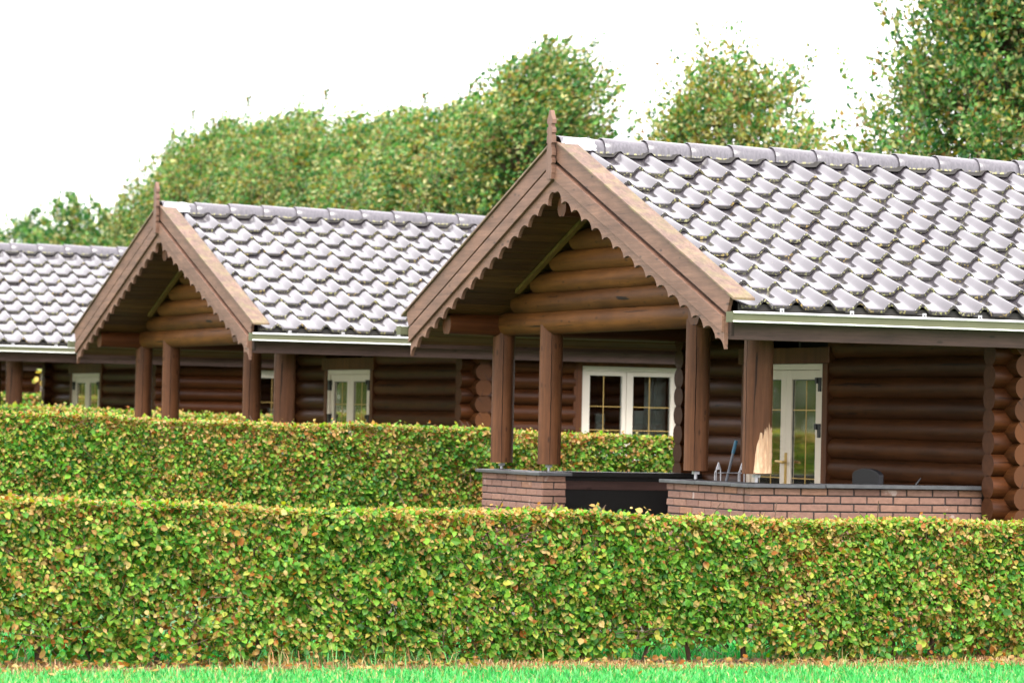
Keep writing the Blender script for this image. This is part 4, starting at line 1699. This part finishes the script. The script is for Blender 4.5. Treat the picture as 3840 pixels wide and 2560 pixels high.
def col_to_world(px, X):
    """where the vertical plane through a picture column meets the line x = X"""
    t = (px - 1920) / 13716.18
    d = Vector((math.sin(YAW) + math.cos(YAW) * t, math.cos(YAW) - math.sin(YAW) * t))
    s = (X - CAM_P[0]) / d.x
    return CAM_P[1] + d.y * s


used = {'A': False, 'B': False}
for i, (px, hs_, ws, pr_, lab) in enumerate(row):
    pt = protoA if pr_ == 'A' else protoB
    o = pt if not used[pr_] else copy_tree(pt)
    used[pr_] = True
    o.location = (12.3 + rnd.uniform(-0.4, 0.4), col_to_world(px, 12.3), 0)
    o.rotation_euler = (0, 0, rnd.uniform(-0.5, 0.5) - 0.2)
    o.scale = (ws * 1.25, ws * 1.3, hs_)
    tag(o, lab, 'tree', RG)

mid = make_tree('lone_tree', 303, 6.75, 1.72, 1.6, 1.0, 200, 260, 0.083, [1.4, 2.2, 1.8, 2.4, 0.6, 1.4], (0.05, 0), 0.5, 60)
mid.location = (12.3, col_to_world(2725, 12.3), 0)
tag(mid, 'round olive tree standing alone between the dense row and the big tree', 'tree')
midb = make_tree('small_tree', 313, 5.3, 0.85, 0.8, 1.0, 50, 247, 0.083, [1.6, 2.2, 1.5, 2.4, 0.6, 1.4], (0.15, 0), 0.75, 30)
midb.location = (12.1, col_to_world(2935, 12.1), 0)
tag(midb, 'small low tree leaning out at the right foot of the round olive tree', 'tree')
big = make_tree('broad_tree', 404, 8.35, 1.85, 2.2, 1.0, 520, 260, 0.085, [2.6, 3.0, 2.0, 1.2, 0.4, 1.0], (0.1, 0), 0.5, 130, 0.33)
big.location = (12.6, col_to_world(3850, 12.6), 0)
tag(big, 'big dark green tree at the upper right, running off the top of the picture', 'tree')
lowb = make_tree('low_branching_tree', 414, 5.75, 0.62, 0.8, 1.0, 36, 247, 0.083, [1.6, 2.4, 1.6, 2.6, 0.6, 1.2], (-0.25, 0), 0.7, 30)
lowb.location = (12.0, col_to_world(3285, 12.0), 0)
tag(lowb, 'small yellow-green tree poking out left of the big dark tree', 'tree')

LG = 'darker trees behind the farthest cabin'
lp = make_tree('far_tree', 505, 7.2, 2.3, 2.4, 1.0, 130, 80, 0.15, [3.4, 3.0, 1.4, 0.4, 0.3, 0.7], (0.4, 0), 1.6, 80, 0.42)
fars = [(30, 7.6, 'dark tree at the left edge with a ragged spire'), (190, 7.1, 'dark tree left of the gap above the third roof'),
        (320, 7.7, 'dark tree with a feathery peak above the third ridge'), (455, 7.3, 'dark bushy tree just left of the second finial'),
        (110, 6.4, 'low dark tree between two ragged peaks at the left'),
        (255, 6.3, 'low dark tree filling the dip between the feathery peak and its left neighbour'),
        (400, 6.6, 'low dark tree closing the gap left of the bushy one by the second finial')]
for i, (px, h, lab) in enumerate(fars):
    o = lp if i == 0 else copy_tree(lp)
    X = 18.2 + (i % 2) * 0.8
    o.location = (X, col_to_world(px, X), 0)
    o.rotation_euler = (0, 0, i * 1.3)
    o.scale = (0.95, 0.95, h / 7.2 * 0.93)
    tag(o, lab, 'tree', LG)

# trees added left of the view, unseen: they are what the porch doors mirror
mg = 'trees left of the view, mirrored in the door panes'
for i, (x, y) in enumerate(((-13.5, 26.0), (-12.0, 30.5), (-10.6, 35.0), (-9.4, 40.0), (-8.6, 45.5), (-8.2, 52.0), (-8.0, 59.0), (-8.0, 67.0), (-15.5, 38.0))):
    o = copy_tree(protoB)
    o.location = (x, y, 0)
    o.scale = (1.3, 1.3, 0.95)
    o.rotation_euler = (0, 0, i * 1.1)
    tag(o, 'leafy yellow-green tree outside the view, seen only mirrored in door glass', 'tree', mg)


# ------------------------------------------------------------------ ground and grass
bm = bmesh.new()
bmesh.ops.create_grid(bm, x_segments=2, y_segments=2, size=500)
me = bpy.data.meshes.new('lawn')
bm.to_mesh(me)
bm.free()
me.materials.append(M['lawn'])
lawn = bpy.data.objects.new('lawn', me)
COL.objects.link(lawn)
tag(lawn, kind='structure')


def grass(name, n, xr, yr, hmin, hmax, cols, w, lean=0.5, width=0.0035, dens=None, label=None):
    p = np.stack([rng.uniform(*xr, n), rng.uniform(*yr, n), np.zeros(n)], 1)
    if dens is not None:
        p = p[rng.uniform(0, 1, n) < dens(p)]
        n = len(p)
    h = rng.uniform(hmin, hmax, n)
    a = rng.uniform(0, 2 * np.pi, n)
    ln = rng.uniform(0.1, lean, n)
    side = np.stack([np.cos(a), np.sin(a), np.zeros(n)], 1)
    fw = np.stack([-np.sin(a), np.cos(a), np.zeros(n)], 1)
    wv = (width * rng.uniform(0.7, 1.5, n))[:, None]
    hh = h[:, None]
    up = np.array([0, 0, 1.0])
    l = (ln * h)[:, None]
    V = np.stack([p - side * wv, p + side * wv, p - side * wv * 0.8 + up * hh * 0.55 + fw * l * 0.3,
                  p + side * wv * 0.8 + up * hh * 0.55 + fw * l * 0.3, p + up * hh * (1 - 0.25 * ln[:, None]) + fw * l], 1)
    me = bpy.data.meshes.new(name)
    me.vertices.add(n * 5)
    me.vertices.foreach_set('co', V.reshape(-1).astype(np.float32))
    T = np.array([0, 1, 3, 2, 2, 3, 4])
    L = ((np.arange(n) * 5)[:, None] + T[None]).ravel()
    lt = np.tile([4, 3], n)
    me.loops.add(len(L))
    me.loops.foreach_set('vertex_index', L.astype(np.int32))
    me.polygons.add(2 * n)
    me.polygons.foreach_set('loop_start', np.concatenate([[0], np.cumsum(lt)[:-1]]).astype(np.int32))
    me.polygons.foreach_set('loop_total', lt.astype(np.int32))
    c = palette(n, cols, w, 0.2)
    C = np.repeat(c[:, None, :], 5, 1)
    C = np.concatenate([C, np.ones((n, 5, 1))], 2).reshape(-1).astype(np.float32)
    ca = me.color_attributes.new(name='Col', type='FLOAT_COLOR', domain='POINT')
    ca.data.foreach_set('color', C)
    me.materials.append(M['blade'])
    me.update(calc_edges=True)
    o = bpy.data.objects.new(name, me)
    COL.objects.link(o)
    return tag(o, label, 'grass', kind='stuff')


GR = [(0.035, 0.27, 0.055), (0.068, 0.41, 0.095), (0.15, 0.53, 0.15), (0.30, 0.38, 0.12), (0.50, 0.40, 0.20)]
grass('grass', 16000, (-8.5, 3.4), (-8.2, -5.6), 0.02, 0.05, [(0.30, 0.42, 0.12), (0.48, 0.44, 0.20), (0.16, 0.40, 0.12)], [3, 2, 2], 1.3, 0.0035,
      dens=lambda p: np.clip(0.1 + 0.9 * patch_noise(p, 2.2, 91), 0.04, 1),
      label='paler yellowish streaks of grass within the front lawn')
grass('grass', 62000, (-8.5, 3.4), (-8.2, -5.3), 0.02, 0.06, GR, [2.5, 4, 2.4, 0.6, 0.35], 0.9, 0.0035,
      dens=lambda p: np.clip(0.95 - 0.92 * np.clip((p[:, 1] + 5.98) / 0.28 + 0.4 * patch_noise(p, 4.0, 77), 0, 1), 0.06, 1),
      label='short bright green lawn grass in front of the front hedge')
grass('grass', 36000, (-7.6, 3.6), (-5.0, -2.7), 0.03, 0.09, GR, [2, 4, 3, 0.5, 0.2], 0.7, 0.005,
      label='bright green grass seen through the gaps behind the front hedge')
grass('long_grass', 3600, (-8.0, 3.4), (-5.70, -5.2), 0.05, 0.20, [(0.05, 0.22, 0.06), (0.10, 0.34, 0.10), (0.42, 0.36, 0.16), (0.40, 0.22, 0.10)], [2, 3, 2, 1.6],
      1.9, 0.0028, dens=lambda p: np.clip(-0.1 + 0.9 * patch_noise(p, 3.0, 31), 0.02, 1),
      label='longer straggly green and dead grass tufts along the foot of the front hedge')
grass('dead_grass', 26000, (-8.0, 3.4), (-6.05, -5.05), 0.015, 0.07, [(0.42, 0.27, 0.13), (0.30, 0.16, 0.07), (0.52, 0.40, 0.22)], [3, 2, 1.5],
      2.2, 0.0032, dens=lambda p: np.clip(0.6 + 0.6 * patch_noise(p, 2.6, 57), 0.05, 1),
      label='flattened brown thatch under the front edge of the front hedge')


# leaves dropped on the lawn along the hedge
nf_ = 900
pf = np.stack([rng.uniform(-8.0, 3.4, nf_), -5.35 - np.abs(rng.normal(0, 0.42, nf_)), rng.uniform(0.012, 0.05, nf_)], 1)
fl = leaf_mesh('fallen_leaves', pf, rng.uniform(0.025, 0.055, nf_), rng.normal(0, 1, (nf_, 3)) * [1, 1, 0.25],
               rng.normal(0, 0.5, (nf_, 3)) + [0, -0.2, 1.0], palette(nf_, [TAN, RUST, BUFF, G_YEL, (0.16, 0.08, 0.03)], [3, 2, 2, 1, 2]),
               palette(nf_, [TAN, RUST], [1, 1]), M['leaf'], None)
tag(fl, 'scattered dry brown leaves on the lawn edge below the front hedge', 'leaves', kind='stuff')
